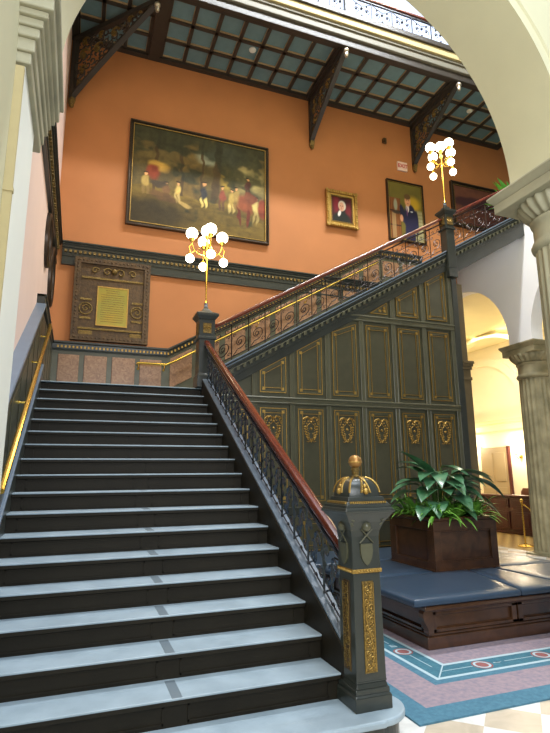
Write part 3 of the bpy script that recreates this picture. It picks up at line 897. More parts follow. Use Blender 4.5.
lamp(6.56, 7.76, 6.88, 8.05, 'brass lamp cluster of frosted globes on the upper newel, right of the standing portrait')

# ------------------------------------------------------------------ brass wall handrails
def brass_rail(name, label, pts, out, brackets):
    t = thing(name, label, 'handrail', pts[0])
    b = MB(); b.tube(pts, 0.022, 10); b.build('rail_tube', m_brass, t, smooth=True)
    for p in brackets:
        p = Vector(p); o = Vector(out)
        b = MB(); b.tube([p + Vector((0, 0, -0.01)), p + Vector((0, 0, -0.07)), p + Vector((0, 0, -0.09)) + o * 0.05, p + Vector((0, 0, -0.09)) + o * 0.118], 0.01, 8)
        c = p + Vector((0, 0, -0.09)) + o * 0.108
        b.ball(tuple(c), 0.024, 6)
        b.build('wall_bracket', m_brass, t, smooth=True)
zr = 3.64
bx = [(0.93, YB - 0.17, zr - 0.02), (0.96, YB - 0.17, zr), (1.47, YB - 0.17, zr), (1.6, YB - 0.17, zr + 0.06), (6.2, YB - 0.17, zr + 0.06 + SL * 4.6)]
brass_rail('wall_handrail', 'polished brass handrail on the back wall, beginning beside the pink marble panels', bx, (0, 1, 0),
           [(0.97, YB - 0.17, zr), (1.44, YB - 0.17, zr)] + [(x, YB - 0.17, zr + 0.06 + SL * (x - 1.6)) for x in (2.2, 3.3, 4.4, 5.5)])
ly = [(XW + 0.19, y, nz(y) + 0.93) for y in (3.75, 7.25)] + [(XW + 0.18, 7.3, nz(7.3) + 0.94)]
brass_rail('wall_handrail', 'polished brass handrail on the left wall beside the lower steps', ly, (-1, 0, 0),
           [(XW + 0.19, y, nz(y) + 0.93) for y in (5.2, 6.2, 7.1)])

# ------------------------------------------------------------------ coffered gallery ceiling
b = MB(); b.box(XW, 12.2, 8.16, YB, ZC + 0.10, ZC + 0.3)
b.box(XW, 1.10, 6.02, 8.16, ZC + 0.10, ZC + 0.3)
ce = struct('ceiling', b, m_coffer)
px = 0.513
edges = [1.16 + px * i for i in range(7)]
xsb = []
def coffer_cell(x0, x1, y0, y1):
    b = MB(); b.box(x0, x1, y0, y1, ZC + 0.06, ZC + 0.10)
    o = b.build('coffer_panel', m_teal, ce)
    g = MB()
    e = 0.018
    g.box(x0, x1, y1 - e, y1, ZC + 0.03, ZC + 0.06); g.box(x0, x1, y0, y0 + e, ZC + 0.03, ZC + 0.06)
    g.box(x0, x0 + 0.006, y0 + e, y1 - e, ZC + 0.03, ZC + 0.06); g.box(x1 - 0.006, x1, y0 + e, y1 - e, ZC + 0.03, ZC + 0.06)
    g.build('gilt_bead', m_cofgold, o)
beams = MB(); cells = []
def field(xa, xb, n, y_rows):
    p = (xb - xa) / n
    for i in range(n + 1): beams.box(xa + i * p - 0.035, xa + i * p + 0.035, y_rows[0], y_rows[-1], ZC, ZC + 0.11)
    for r_ in y_rows: beams.box(xa, xb, r_ - 0.035, r_ + 0.035, ZC, ZC + 0.11)
    for i in range(n):
        for j in range(len(y_rows) - 1):
            coffer_cell(xa + i * p + 0.035, xa + (i + 1) * p - 0.035, y_rows[j] + 0.035, y_rows[j + 1] - 0.035)
rows_ = [8.27, 8.79, 9.30, 9.80]
field(1.14, 4.55, 7, rows_)
field(4.78, 7.38, 5, rows_)
field(7.62, 10.2, 5, rows_)
field(-0.50, 0.86, 3, [6.2, 6.72, 7.24, 7.76, 8.27, 8.79, 9.30, 9.80])
for x in (1.0, 4.665, 7.50):
    beams.box(x - 0.11, x + 0.11, 8.18, 9.86, ZC - 0.05, ZC + 0.11)
beams.box(XW, 10.3, 9.78, 9.899, ZC - 0.03, ZC + 0.11); beams.box(1.0, 10.3, 8.16, 8.26, ZC - 0.03, ZC + 0.11)
beams.box(XW + 0.001, -0.5, 6.03, 9.78, ZC - 0.03, ZC + 0.11)
beams.build('ceiling_beams', m_coffer, ce)

# gallery front
def gal(x0, x1, y, z0, z1, m, name): struct(name, MB().box(x0, x1, y[0], y[1], z0, z1), m, bevel=0.01)
gal(1.10, 10.4, (8.08, 8.155), 10.22, 10.40, m_coffer, 'trim_gallery_lower')
gal(1.10, 10.4, (8.03, 8.155), 10.401, 10.55, m_grey, 'trim_gallery_grey')
gal(1.10, 10.4, (8.00, 8.155), 10.551, 10.62, m_grey, 'trim_gallery_step')
gal(1.10, 10.4, (7.96, 8.155), 10.621, 10.78, m_tan, 'trim_gallery_cream')
gal(1.10, 10.4, (7.92, 8.155), 10.781, 10.90, m_coffer, 'trim_gallery_upper')
struct('floor_gallery', MB().box(1.10, 12.2, 8.157, YB - 0.001, 10.72, 10.90), m_grey)
gb = thing('gallery_balustrade', 'iron balustrade with dark red top rail along the high gallery, against the bright glazing', 'balustrade', (5, 7.98, 10.90))
zg = 10.90
b = MB(); b.box(1.12, 10.3, 7.945, 8.02, zg + 0.50, zg + 0.545); b.build('top_rail', m_rail, gb, bevel=0.01)
b = MB(); b.box(1.12, 10.3, 7.965, 8.0, zg, zg + 0.03); b.box(1.12, 10.3, 7.965, 8.0, zg + 0.44, zg + 0.465); b.build('iron_rail', m_irong, gb)
for x in (1.15, 4.66, 7.50):
    b = MB(); b.box(x - 0.06, x + 0.06, 7.93, 8.03, zg, zg + 0.66); b.box(x - 0.08, x + 0.08, 7.925, 8.05, zg + 0.66, zg + 0.70); b.build('post', m_green, gb, bevel=0.006)
src = None; gw = 0.5
x = 1.25; k = 0
while x < 10.2:
    if src is None:
        mb = MB(); W = gw; y = 7.982
        mb.tube([(x, y, zg + 0.03), (x, y, zg + 0.44)], 0.012, 5)
        mb.tube([(x + 0.01, y, zg + 0.42), (x + W * 0.25, y, zg + 0.36), (x + W * 0.5, y, zg + 0.31), (x + W * 0.75, y, zg + 0.36), (x + W - 0.01, y, zg + 0.42)], 0.007, 4)
        for s in (0.25, 0.75):
            mb.tube([(x + W * s + a, y, zg + 0.21 + c) for a, c in spiral(0, 0, 0.07, 0.015, -1.2, 5.2, 14)], 0.007, 4)
            mb.tube([(x + W * s, y, zg + 0.03), (x + W * s, y, zg + 0.14)], 0.006, 4)
            mb.ball((x + W * s, y, zg + 0.33), 0.02, 4)
            mb.ball((x + W * s, y, zg + 0.21), 0.022, 4)
        mb.ball((x + W * .5, y, zg + 0.25), 0.03, 5); mb.ball((x + W * .5, y, zg + 0.08), 0.02, 5)
        src = mb.build('scroll_panel', m_irong, gb, smooth=True)
    else:
        part_copy(src, (k * gw, 0, 0))
    k += 1; x += gw
    if x > 10.2: break
# glazed clerestory behind the gallery
struct('window_1', MB().box(XW + 0.3, 12.2, 11.6, 11.65, 10.6, 15.2), m_sky)
struct('ceiling_gallery_glazing', MB().box(XW + 0.3, 12.2, 8.2, 11.6, 15.2, 15.25), m_sky)

# brackets
def bracket(p_wall, p_front, zt, zb, label, m=m_coffer):
    pw, pf = Vector(p_wall), Vector(p_front)
    d = (pf - pw); L = d.length; d.normalize(); s = d.cross(Vector((0, 0, 1)))
    t = thing('ceiling_bracket', label, 'bracket', (pw.x, pw.y, zb), 'openwork brackets under the gallery')
    hw = 0.05
    def P(a, z, o=0): return pw + d * a + s * o + Vector((0, 0, z))
    def slab(mb, poly, o0, o1):
        n = len(poly); vs = [P(a, z, o0) for a, z in poly] + [P(a, z, o1) for a, z in poly]
        mb.add(vs, [tuple(range(n))[::-1], tuple(range(n, 2 * n))] + [(i, (i + 1) % n, n + (i + 1) % n, n + i) for i in range(n)])
    b = MB(); H = zt - zb
    slab(b, [(0, zt - 0.10), (L, zt - 0.10), (L, zt), (0, zt)], -hw, hw)
    slab(b, [(0, zb + 0.1), (0.09, zb + 0.12), (0.09, zt), (0, zt)], -hw, hw)
    curve = []
    for i in range(13):
        f = i / 12; a = L * f; z = zb + 0.10 + (H - 0.20) * (f ** 0.92)
        curve.append((a, z))
    for i in range(12):
        slab(b, [curve[i], curve[i + 1], (curve[i + 1][0], curve[i + 1][1] + 0.05), (curve[i][0], curve[i][1] + 0.06)], -hw, hw)
    b.build('frame', m, t)
    wb_ = MB()
    for q_ in range(16):
        f = (q_ + 0.5) / 16; a0 = L * (0.06 + 0.88 * f); lo = zb + 0.16 + (H - 0.2) * (a0 / L) ** 0.92; hi = zt - 0.1
        nn_ = max(1, int((hi - lo) / 0.17))
        for w_ in range(nn_):
            zc_ = lo + (hi - lo) * (w_ + 0.5) / nn_
            wb_.tube([P(a0 + x_, zc_ + z_, 0) for x_, z_ in spiral(0, 0, 0.085, 0.03, 0.5 + q_ + w_, 5.6 + q_ + w_, 8)], 0.017, 4)
    wb_.build('openwork', m, t, smooth=True)
    for (fa, fz, r_) in ((0.14, 0.45, 0.10), (0.14, 0.68, 0.13), (0.32, 0.68, 0.13), (0.35, 0.86, 0.08), (0.52, 0.80, 0.11), (0.15, 0.87, 0.09), (0.70, 0.89, 0.07), (0.10, 0.28, 0.06), (0.82, 0.93, 0.04)):
        a0, z0_ = L * fa, zb + H * fz; b = MB()
        b.tube([P(a0 + x_, z0_ + z_, 0) for x_, z_ in spiral(0, 0, r_, r_ * 0.2, 0.5, 6.6, 14)], 0.026, 6)
        b.ball(tuple(P(a0, z0_, 0)), max(r_ * 0.35, 0.03), 6)
        b.build('scroll', m_goldd, t, smooth=True)
    b = MB(); slab(b, [(0, zb), (0.05, zb), (0.10, zb + 0.12), (0, zb + 0.14)], -0.05, 0.05)
    b.ball(tuple(P(0.045, zb - 0.02)), 0.05, 6)
    b.build('foot_pendant', m_goldd, t, smooth=True)
    b = MB(); b.ball(tuple(P(L + 0.02, zt - 0.13)), 0.06, 8); b.lathe([(0.03, -0.12), (0.045, -0.06), (0.03, 0.0)], tuple(P(L + 0.02, zt - 0.15)), 10)
    b.build('front_pendant', mat('silvered_gilt', (190, 180, 160), 0.3, 0.7) if 'silvered_gilt' not in bpy.data.materials else bpy.data.materials['silvered_gilt'], t, smooth=True)
bracket((XW + 0.06, YB - 0.08, 0), (0.86, 8.36, 0), ZC - 0.055, 8.72, 'large carved openwork bracket in the left corner, springing diagonally to the gallery')
bracket((4.665, YB - 0.002, 0), (4.665, 8.12, 0), ZC - 0.055, 9.05, 'dark openwork bracket above and left of the small gold-framed portrait')
bracket((7.50, YB - 0.002, 0), (7.50, 8.12, 0), ZC - 0.055, 9.05, 'dark openwork bracket behind the right lamp cluster, nearest the great arch')

# ------------------------------------------------------------------ paintings
def clampc(c): return tuple(min(1, max(0, x)) for x in c)
def canvas(name, x0, x1, z0, z1, y, parent, nx_, nz_, func, axis=1):
    vs = []; cols = []; fs = []
    for j in range(nz_ + 1):
        for i in range(nx_ + 1):
            u, v = i / nx_, j / nz_
            vs.append((x0 + (x1 - x0) * u, y, z0 + (z1 - z0) * v)); cols.append((*clampc(func(u, v)), 1))
    for j in range(nz_):
        for i in range(nx_):
            a = j * (nx_ + 1) + i; fs.append((a, a + 1, a + nx_ + 2, a + nx_ + 1))
    n = len(vs)
    b = MB(); b.add(vs, fs)
    o = b.build(name, m_paint, parent)
    at = o.data.color_attributes.new('paint', 'FLOAT_COLOR', 'POINT')
    at.data.foreach_set('color', [c for q in cols for c in q])
    return o
def hsh(i, j): 
    t = math.sin(i * 127.1 + j * 311.7) * 43758.5453; return t - math.floor(t)
def noise2(x, y):
    i, j = math.floor(x), math.floor(y); f, g = x - i, y - j; f = f * f * (3 - 2 * f); g = g * g * (3 - 2 * g)
    return (hsh(i, j) * (1 - f) + hsh(i + 1, j) * f) * (1 - g) + (hsh(i, j + 1) * (1 - f) + hsh(i + 1, j + 1) * f) * g
def fbm(x, y): return 0.5 * noise2(x, y) + 0.3 * noise2(x * 2.1, y * 2.1) + 0.2 * noise2(x * 4.3, y * 4.3)
def mixc(a, b, t): t = min(1, max(0, t)); return tuple(p * (1 - t) + q * t for p, q in zip(a, b))
def sm(e0, e1, x): t = min(1, max(0, (x - e0) / (e1 - e0))); return t * t * (3 - 2 * t)
L_ = lambda *c: lin(c)
def ell(u, v, cx, cz, rx, rz, soft=0.25, rot=0):
    du, dv = u - cx, v - cz; c, s = math.cos(rot), math.sin(rot)
    a, b_ = (du * c + dv * s) / rx, (-du * s + dv * c) / rz
    return 1 - sm(1 - soft, 1 + soft, math.sqrt(a * a + b_ * b_))
figs = []
def hist(u, v):
    u += 0.022 * (noise2(u * 22, v * 18) - 0.5); v += 0.03 * (noise2(u * 20 + 7, v * 22) - 0.5)
    n = fbm(u * 9, v * 8)
    c = mixc(L_(58, 52, 36), L_(98, 84, 52), n)                      # woodland
    c = mixc(c, L_(150, 138, 100), ell(u, v, 0.86, 0.62, 0.13, 0.16, 0.6) * (0.5 + n * 0.7))
    c = mixc(c, L_(120, 126, 120), ell(u, v, 0.55, 0.78, 0.09, 0.07, 0.5) * n * 1.5)
    c = mixc(c, L_(112, 116, 116), ell(u, v, 0.70, 0.86, 0.12, 0.10, 0.6) * n * 1.2)
    c = mixc(c, L_(118, 92, 46), ell(u, v, 0.40, 0.50, 0.10, 0.28, 0.6) * n)
    c = mixc(c, L_(150, 128, 58), ell(u, v, 0.69, 0.60, 0.04, 0.14, 0.5) * n * 1.3)
    if v < 0.36 + 0.05 * math.sin(u * 9): c = mixc(c, mixc(L_(70, 60, 30), L_(120, 98, 46), fbm(u * 6, v * 22)), 0.8)
    c = mixc(c, L_(54, 46, 30), ell(u, v, 0.1, 0.1, 0.35, 0.16, 0.5))
    # trunks and canopy
    for (tx, wd, lean) in ((0.60, 0.030, 0.06), (0.36, 0.012, -0.03), (0.50, 0.010, 0.02), (0.16, 0.014, 0.04)):
        xx = tx + lean * (v - 0.4)
        if v > 0.33: c = mixc(c, L_(66, 52, 34), 1 - sm(wd * 0.7, wd * 1.2, abs(u - xx)))
    c = mixc(c, L_(40, 44, 34), sm(0.5, 0.62, fbm(u * 7 + 3, v * 7) * 0.6 + v * 0.42) * 0.85)
    c = mixc(c, L_(160, 128, 66), ell(u, v, 0.185, 0.60, 0.07, 0.055, 0.3, -0.5)); c = mixc(c, L_(112, 50, 34), ell(u, v, 0.15, 0.53, 0.05, 0.07, 0.3))
    # figures: (x, z, size, coat, legs)
    for (fx, fz, s, coat, leg) in ((0.52, 0.40, 0.115, (44, 44, 52), (196, 174, 112)), (0.66, 0.40, 0.12, (120, 62, 50), (84, 62, 46)), (0.73, 0.38, 0.115, (150, 128, 74), (168, 148, 98)), (0.77, 0.42, 0.11, (140, 118, 72), (120, 96, 60)), (0.33, 0.38, 0.09, (178, 152, 92), (150, 130, 90)), (0.25, 0.37, 0.08, (96, 70, 48), (120, 100, 60)), (0.92, 0.33, 0.13, (176, 158, 108), (150, 132, 88)), (0.10, 0.42, 0.10, (150, 128, 78), (110, 90, 56)), (0.86, 0.56, 0.09, (70, 42, 36), (60, 44, 36))):
        c = mixc(c, L_(*leg), max(ell(u, v, fx - 0.014, fz - s * 0.75, 0.010, s * 0.5, 0.3), ell(u, v, fx + 0.014, fz - s * 0.75, 0.010, s * 0.5, 0.3)))
        c = mixc(c, L_(*coat), ell(u, v, fx, fz + s * 0.1, 0.026, s * 0.55, 0.3))
        c = mixc(c, L_(188, 140, 100), ell(u, v, fx, fz + s * 0.85, 0.010, 0.018, 0.3)); c = mixc(c, L_(40, 32, 28), ell(u, v, fx, fz + s * 1.02, 0.018, 0.008, 0.3))
    # horses and seated groups
    for (hx, hz, rx, rz, col, ro_) in ((0.84, 0.36, 0.055, 0.10, (112, 60, 40), 0.2), (0.88, 0.44, 0.05, 0.06, (98, 54, 38), 0.6), (0.97, 0.34, 0.035, 0.11, (110, 50, 34), 0), (0.79, 0.24, 0.014, 0.10, (92, 42, 30), 0.1), (0.86, 0.22, 0.014, 0.10, (92, 42, 30), 0), (0.22, 0.30, 0.10, 0.045, (88, 66, 44), -0.3), (0.38, 0.26, 0.06, 0.02, (166, 142, 92), -0.6), (0.20, 0.42, 0.06, 0.04, (60, 50, 42), 0.1)):
        c = mixc(c, L_(*col), ell(u, v, hx, hz, rx, rz, 0.25, ro_))
    g = (0.85 + 1.0 * fbm(u * 24, v * 20)) * (1.1 if v > 0.3 else 0.9)
    return (c[0] * g * 1.02, c[1] * g * 0.98, c[2] * g * 0.74)
def small_portrait(u, v):
    c = mixc(L_(84, 24, 28), L_(40, 22, 26), ell(u, v, 0.5, 0.5, 0.45, 0.5, 0.6)); c = mixc(c, L_(118, 30, 40), ell(u, v, 0.28, 0.66, 0.16, 0.3, 0.6))
    c = mixc(c, L_(110, 32, 38), ell(u, v, 0.82, 0.5, 0.14, 0.24, 0.6))
    c = mixc(c, L_(28, 32, 28), max(ell(u, v, 0.5, 0.10, 0.42, 0.32, 0.2), ell(u, v, 0.5, 0.3, 0.2, 0.2, 0.2)))
    c = mixc(c, L_(222, 214, 206), ell(u, v, 0.40, 0.36, 0.06, 0.12, 0.3, -0.4))
    c = mixc(c, L_(208, 196, 178), ell(u, v, 0.53, 0.66, 0.17, 0.19, 0.15)); c = mixc(c, L_(206, 154, 122), ell(u, v, 0.50, 0.62, 0.12, 0.17, 0.2))
    c = mixc(c, L_(92, 56, 46), max(ell(u, v, 0.455, 0.65, 0.025, 0.014, 0.4), ell(u, v, 0.55, 0.65, 0.025, 0.014, 0.4)))
    c = mixc(c, L_(170, 112, 88), ell(u, v, 0.50, 0.60, 0.016, 0.04, 0.4)); c = mixc(c, L_(140, 66, 60), ell(u, v, 0.5, 0.535, 0.04, 0.010, 0.4))
    return c
def tall_portrait(u, v):
    c = mixc(L_(120, 108, 44), L_(92, 84, 40), fbm(u * 3, v * 4)); c = mixc(c, L_(186, 150, 40), ell(u, v, 0.72, 0.66, 0.2, 0.12, 0.5))
    if u < 0.34 and v < 0.72: c = mixc(L_(140, 88, 44), L_(104, 60, 34), 1 if (u * 22) % 1 < 0.5 else 0)
    if u < 0.34 and abs(v - 0.24) < 0.012: c = L_(70, 42, 28)
    if u < 0.34 and abs(v - 0.49) < 0.014: c = L_(70, 42, 28)
    if 0.08 < u < 0.2 and 0.02 < v < 0.46: c = mixc(c, L_(186, 158, 110), 0.5)
    if u > 0.72 and v < 0.56: c = mixc(c, L_(176, 168, 128), 0.7 if (v * 16) % 1 < 0.6 else 0.4)
    c = mixc(c, L_(150, 150, 128), ell(u, v, 0.2, 0.60, 0.05, 0.10, 0.3)); c = mixc(c, L_(70, 60, 50), ell(u, v, 0.22, 0.47, 0.12, 0.03, 0.3))
    suit = L_(44, 42, 66)
    c = mixc(c, suit, max(ell(u, v, 0.62, 0.40, 0.19, 0.25, 0.1), ell(u, v, 0.60, 0.12, 0.15, 0.28, 0.1)))
    c = mixc(c, suit, ell(u, v, 0.40, 0.46, 0.07, 0.17, 0.15, 0.35)); c = mixc(c, suit, ell(u, v, 0.80, 0.34, 0.06, 0.22, 0.15))
    c = mixc(c, L_(226, 214, 204), ell(u, v, 0.55, 0.57, 0.045, 0.07, 0.2)); c = mixc(c, L_(116, 70, 110), ell(u, v, 0.535, 0.52, 0.018, 0.09, 0.2))
    c = mixc(c, L_(214, 152, 108), ell(u, v, 0.565, 0.70, 0.085, 0.095, 0.15)); c = mixc(c, L_(96, 72, 44), ell(u, v, 0.56, 0.775, 0.095, 0.05, 0.2))
    c = mixc(c, L_(110, 64, 44), max(ell(u, v, 0.535, 0.715, 0.014, 0.008, 0.4), ell(u, v, 0.60, 0.715, 0.014, 0.008, 0.4))); c = mixc(c, L_(160, 84, 72), ell(u, v, 0.57, 0.655, 0.028, 0.007, 0.4))
    c = mixc(c, L_(206, 146, 108), ell(u, v, 0.36, 0.38, 0.045, 0.06, 0.2)); c = mixc(c, L_(210, 210, 214), ell(u, v, 0.67, 0.52, 0.035, 0.012, 0.2))
    return c
def frame(x0, x1, z0, z1, wd, dep, parent, m, m_in, carved=0.0, yb=YB - 0.003, name='frame'):
    b = MB(); poly = [(x0, z0), (x1, z0), (x1, z1), (x0, z1)]
    strip(b, poly, wd * 0.45, yb - dep, yb); strip(b, inset(poly, wd * 0.45), wd * 0.55, yb - dep * 0.65, yb)
    o = b.build(name, m, parent, bevel=min(0.012, wd * 0.12))
    g = MB(); strip(g, inset(poly, wd * 0.86), wd * 0.14, yb - dep * 0.78, yb - dep * 0.6); g.build('inner_slip', m_in, parent)
    if carved:
        c = MB(); n = int((x1 - x0) / carved); h = int((z1 - z0) / carved)
        for i in range(n + 1):
            for zz in (z0 + wd * 0.2, z1 - wd * 0.2): c.ball((x0 + (x1 - x0) * i / n, yb - dep, zz), carved * (0.38 + 0.2 * ((i * 7) % 3 == 0)), 5)
        for i in range(h + 1):
            for xx in (x0 + wd * 0.2, x1 - wd * 0.2): c.ball((xx, yb - dep, z0 + (z1 - z0) * i / h), carved * (0.38 + 0.2 * ((i * 5) % 3 == 0)), 5)
        c.build('carved_ornament', m, parent, smooth=True)
    return o
m_dframe = mat('dark_gilt_frame', (58, 44, 30), 0.35, 0.4, var=0.15, vscale=20)
t = thing('framed_painting', 'very large dark woodland history painting with gathered figures and horses', 'painting', (2.08, YB - 0.003, 6.42))
frame(0.60, 3.58, 6.42, 8.73, 0.085, 0.09, t, m_dframe, m_gold)
canvas('canvas', 0.67, 3.51, 6.49, 8.66, YB - 0.045, t, 190, 145, hist)
t = thing('framed_painting', 'small bust portrait of a white-haired person in a thick carved gold frame', 'painting', (5.38, YB - 0.003, 7.13))
frame(4.98, 5.78, 7.13, 8.03, 0.14, 0.09, t, m_gold, m_goldd, 0.055)
canvas('canvas', 5.10, 5.66, 7.25, 7.91, YB - 0.04, t, 60, 70, small_portrait)
t = thing('framed_painting', 'tall portrait of a standing person in a dark blue suit, thin dark frame', 'painting', (7.15, YB - 0.003, 7.05))
frame(6.63, 7.68, 7.05, 8.64, 0.05, 0.07, t, m_dframe, m_gold)
canvas('canvas', 6.67, 7.64, 7.09, 8.60, YB - 0.035, t, 80, 120, tall_portrait)
t = thing('framed_painting', 'dim reddish brown painting beyond the right lamp cluster, near the head of the stairs', 'painting', (9.3, YB - 0.003, 7.8))
frame(8.55, 10.3, 7.72, 8.98, 0.10, 0.08, t, m_dframe, m_goldd)
canvas('canvas', 8.65, 10.2, 7.82, 8.88, YB - 0.04, t, 60, 60, lambda u, v: mixc(L_(134, 84, 60), L_(72, 44, 46), fbm(u * 4, v * 5) + ell(u, v, 0.5, 0.6, 0.5, 0.12, 0.6)))

# bronze memorial tablet on the landing wall
t = thing('memorial_plaque', 'large brown bronze relief plaque above the landing, with a lit gilded document at its centre', 'plaque', (0.43, YB - 0.003, 4.01))
X0_, X1_, Z0_, Z1_ = -0.25, 1.12, 4.012, 5.60
b = MB(); b.box(X0_, X1_, YB - 0.07, YB - 0.003, Z0_, Z1_); b.build('backing', m_dial, t, bevel=0.012)
b = MB(); strip(b, [(X0_, Z0_), (X1_, Z0_), (X1_, Z1_ ), (X0_, Z1_)], 0.11, YB - 0.115, YB - 0.07)
for i in range(22):
    z = Z0_ + 0.06 + i * 0.07
    for x in (X0_ + 0.055, X1_ - 0.055): b.ball((x, YB - 0.113, z), 0.017, 5)
for i in range(18):
    x = X0_ + 0.08 + i * 0.072
    for z in (Z0_ + 0.05, Z1_ - 0.05): b.ball((x, YB - 0.113, z), 0.017, 5)
b.build('relief_border', m_dial, t, smooth=True)
b = MB(); b.box(0.19, 0.71, YB - 0.085, YB - 0.068, 4.33, 5.05); b.build('gilded_tablet', m_doc, t)
b = MB(); strip(b, [(0.17, 4.31), (0.73, 4.31), (0.73, 5.07), (0.17, 5.07)], 0.022, YB - 0.095, YB - 0.068)
b.build('tablet_frame', m_gold, t)
b = MB()
for i in range(15):
    z = 5.0 - i * 0.043; ww = 0.2 if i > 1 else 0.12
    b.box(0.45 - ww - 0.01 * hsh(i, 1), 0.45 + ww + 0.015 * hsh(i, 2), YB - 0.087, YB - 0.0845, z - 0.006, z + 0.004)
b.build('engraved_lines', m_goldd, t)
for (x, s) in ((-0.02, 1), (0.90, -1)):
    b = MB(); b.tube([(x + 0.11 * math.cos(2 * PI * i / 20), YB - 0.08, 4.62 + 0.11 * math.sin(2 * PI * i / 20)) for i in range(20)], 0.014, 5, close=True)
    b.tube([(x + s * a, YB - 0.08, 4.62 + c) for a, c in spiral(0, 0, 0.08, 0.01, 0, 8, 20)], 0.012, 5)
    for zz in (4.80, 4.44): b.box(x - 0.1, x + 0.1, YB - 0.085, YB - 0.068, zz - 0.02, zz + 0.02)
    b.build('relief_roundel', m_goldd, t, smooth=True)
for (a, c, e, f) in ((-0.12, 1.0, 5.20, 5.24), (-0.14, 1.02, 4.22, 4.26), (-0.12, 0.12, 4.10, 4.20), (0.78, 1.0, 4.10, 4.20)):
    b = MB(); b.box(a, c, YB - 0.09, YB - 0.068, e, f); b.build('relief_ledge', m_goldd, t, bevel=0.006)
b = MB()
for s in (-1, 1):
    b.tube([(0.45 + s * a, YB - 0.085, 5.36 + c) for a, c in spiral(0.12, 0, 0.09, 0.015, 3, -4, 18)], 0.014, 5)
    b.tube([(0.45 + s * a, YB - 0.085, 5.36 + c) for a, c in spiral(0.34, 0.01, 0.07, 0.015, 3, -4, 18)], 0.012, 5)
b.ball((0.45, YB - 0.085, 5.38), 0.06, 7); b.build('relief_crest', m_goldd, t, smooth=True)

# ovals and a panel on the left wall
def oval(yc, zc, ry, rz, label, dep=0.06):
    t = thing('oval_picture', label, 'picture', (XW, yc, zc - rz))
    n = 28; b = MB()
    b.sweep([(-0.035, 0), (0.035, 0), (0.03, dep * 0.7), (0, dep), (-0.03, dep * 0.7)], [(Vector((XW + 0.002, yc + ry * math.cos(2 * PI * i / n), zc + rz * math.sin(2 * PI * i / n))), Vector((0, math.cos(2 * PI * i / n), math.sin(2 * PI * i / n))), Vector((1, 0, 0))) for i in range(n + 1)])
    b.build('frame', m_dframe, t, smooth=True)
    b = MB(); b.prism([(yc + ry * 0.97 * math.cos(2 * PI * i / n), zc + rz * 0.97 * math.sin(2 * PI * i / n)) for i in range(n)], 0, XW + 0.004, XW + 0.02); b.build('picture', m_dial, t)
oval(7.95, 5.03, 0.34, 0.38, 'dark oval framed picture on the pink left wall, nearer the camera')
oval(9.20, 4.92, 0.42, 0.50, 'dark oval framed picture on the pink left wall, beside the corner')
# small wall furniture
t = thing('exit_sign', 'small pale exit sign with red letters high on the orange wall', 'sign', (7.13, YB - 0.003, 8.93))
b = MB(); b.box(6.99, 7.27, YB - 0.05, YB - 0.003, 8.95, 9.19); b.build('sign_box', m_signw, t, bevel=0.008)
fc = bpy.data.curves.new('exit_letters', 'FONT'); fc.body = 'EXIT'; fc.size = 0.135; fc.align_x = 'CENTER'; fc.align_y = 'CENTER'; fc.extrude = 0.002; fc.offset = 0.003
fc.materials.append(m_signr)
_tmp = bpy.data.objects.new('tmp', fc); C.objects.link(_tmp); bpy.context.view_layer.update()
fm = bpy.data.meshes.new_from_object(_tmp.evaluated_get(bpy.context.evaluated_depsgraph_get()))
bpy.data.objects.remove(_tmp); bpy.data.curves.remove(fc)
fo = bpy.data.objects.new('exit_letters', fm); C.objects.link(fo); fo.parent = t; fo.rotation_euler = (PI / 2, 0, 0); fo.location = (0, -0.053, 0.14)
b = MB(); b.box(6.60, 6.68, YB - 0.09, YB - 0.003, 9.62, 9.72); b.lathe([(0.02, 0), (0.03, 0.03), (0.02, 0.07)], (6.64, YB - 0.10, 9.55), 10)
tag(b.build('alarm_sounder', m_dial), 'little brown fitting on the orange wall above the exit sign', 'fitting')
def ceil_disc(x, y, label):
    b = MB(); b.lathe([(0.05, 0), (0.07, 0.01), (0.075, 0.03)], (x, y, ZC + 0.027), 18)
    tag(b.build('smoke_detector', m_creamw, smooth=True), label, 'smoke detector')
ceil_disc(2.93, 8.98, 'white round detector in the coffered ceiling above the history painting')
ceil_disc(8.55, 8.95, 'white round detector in the coffered ceiling by the great arch')

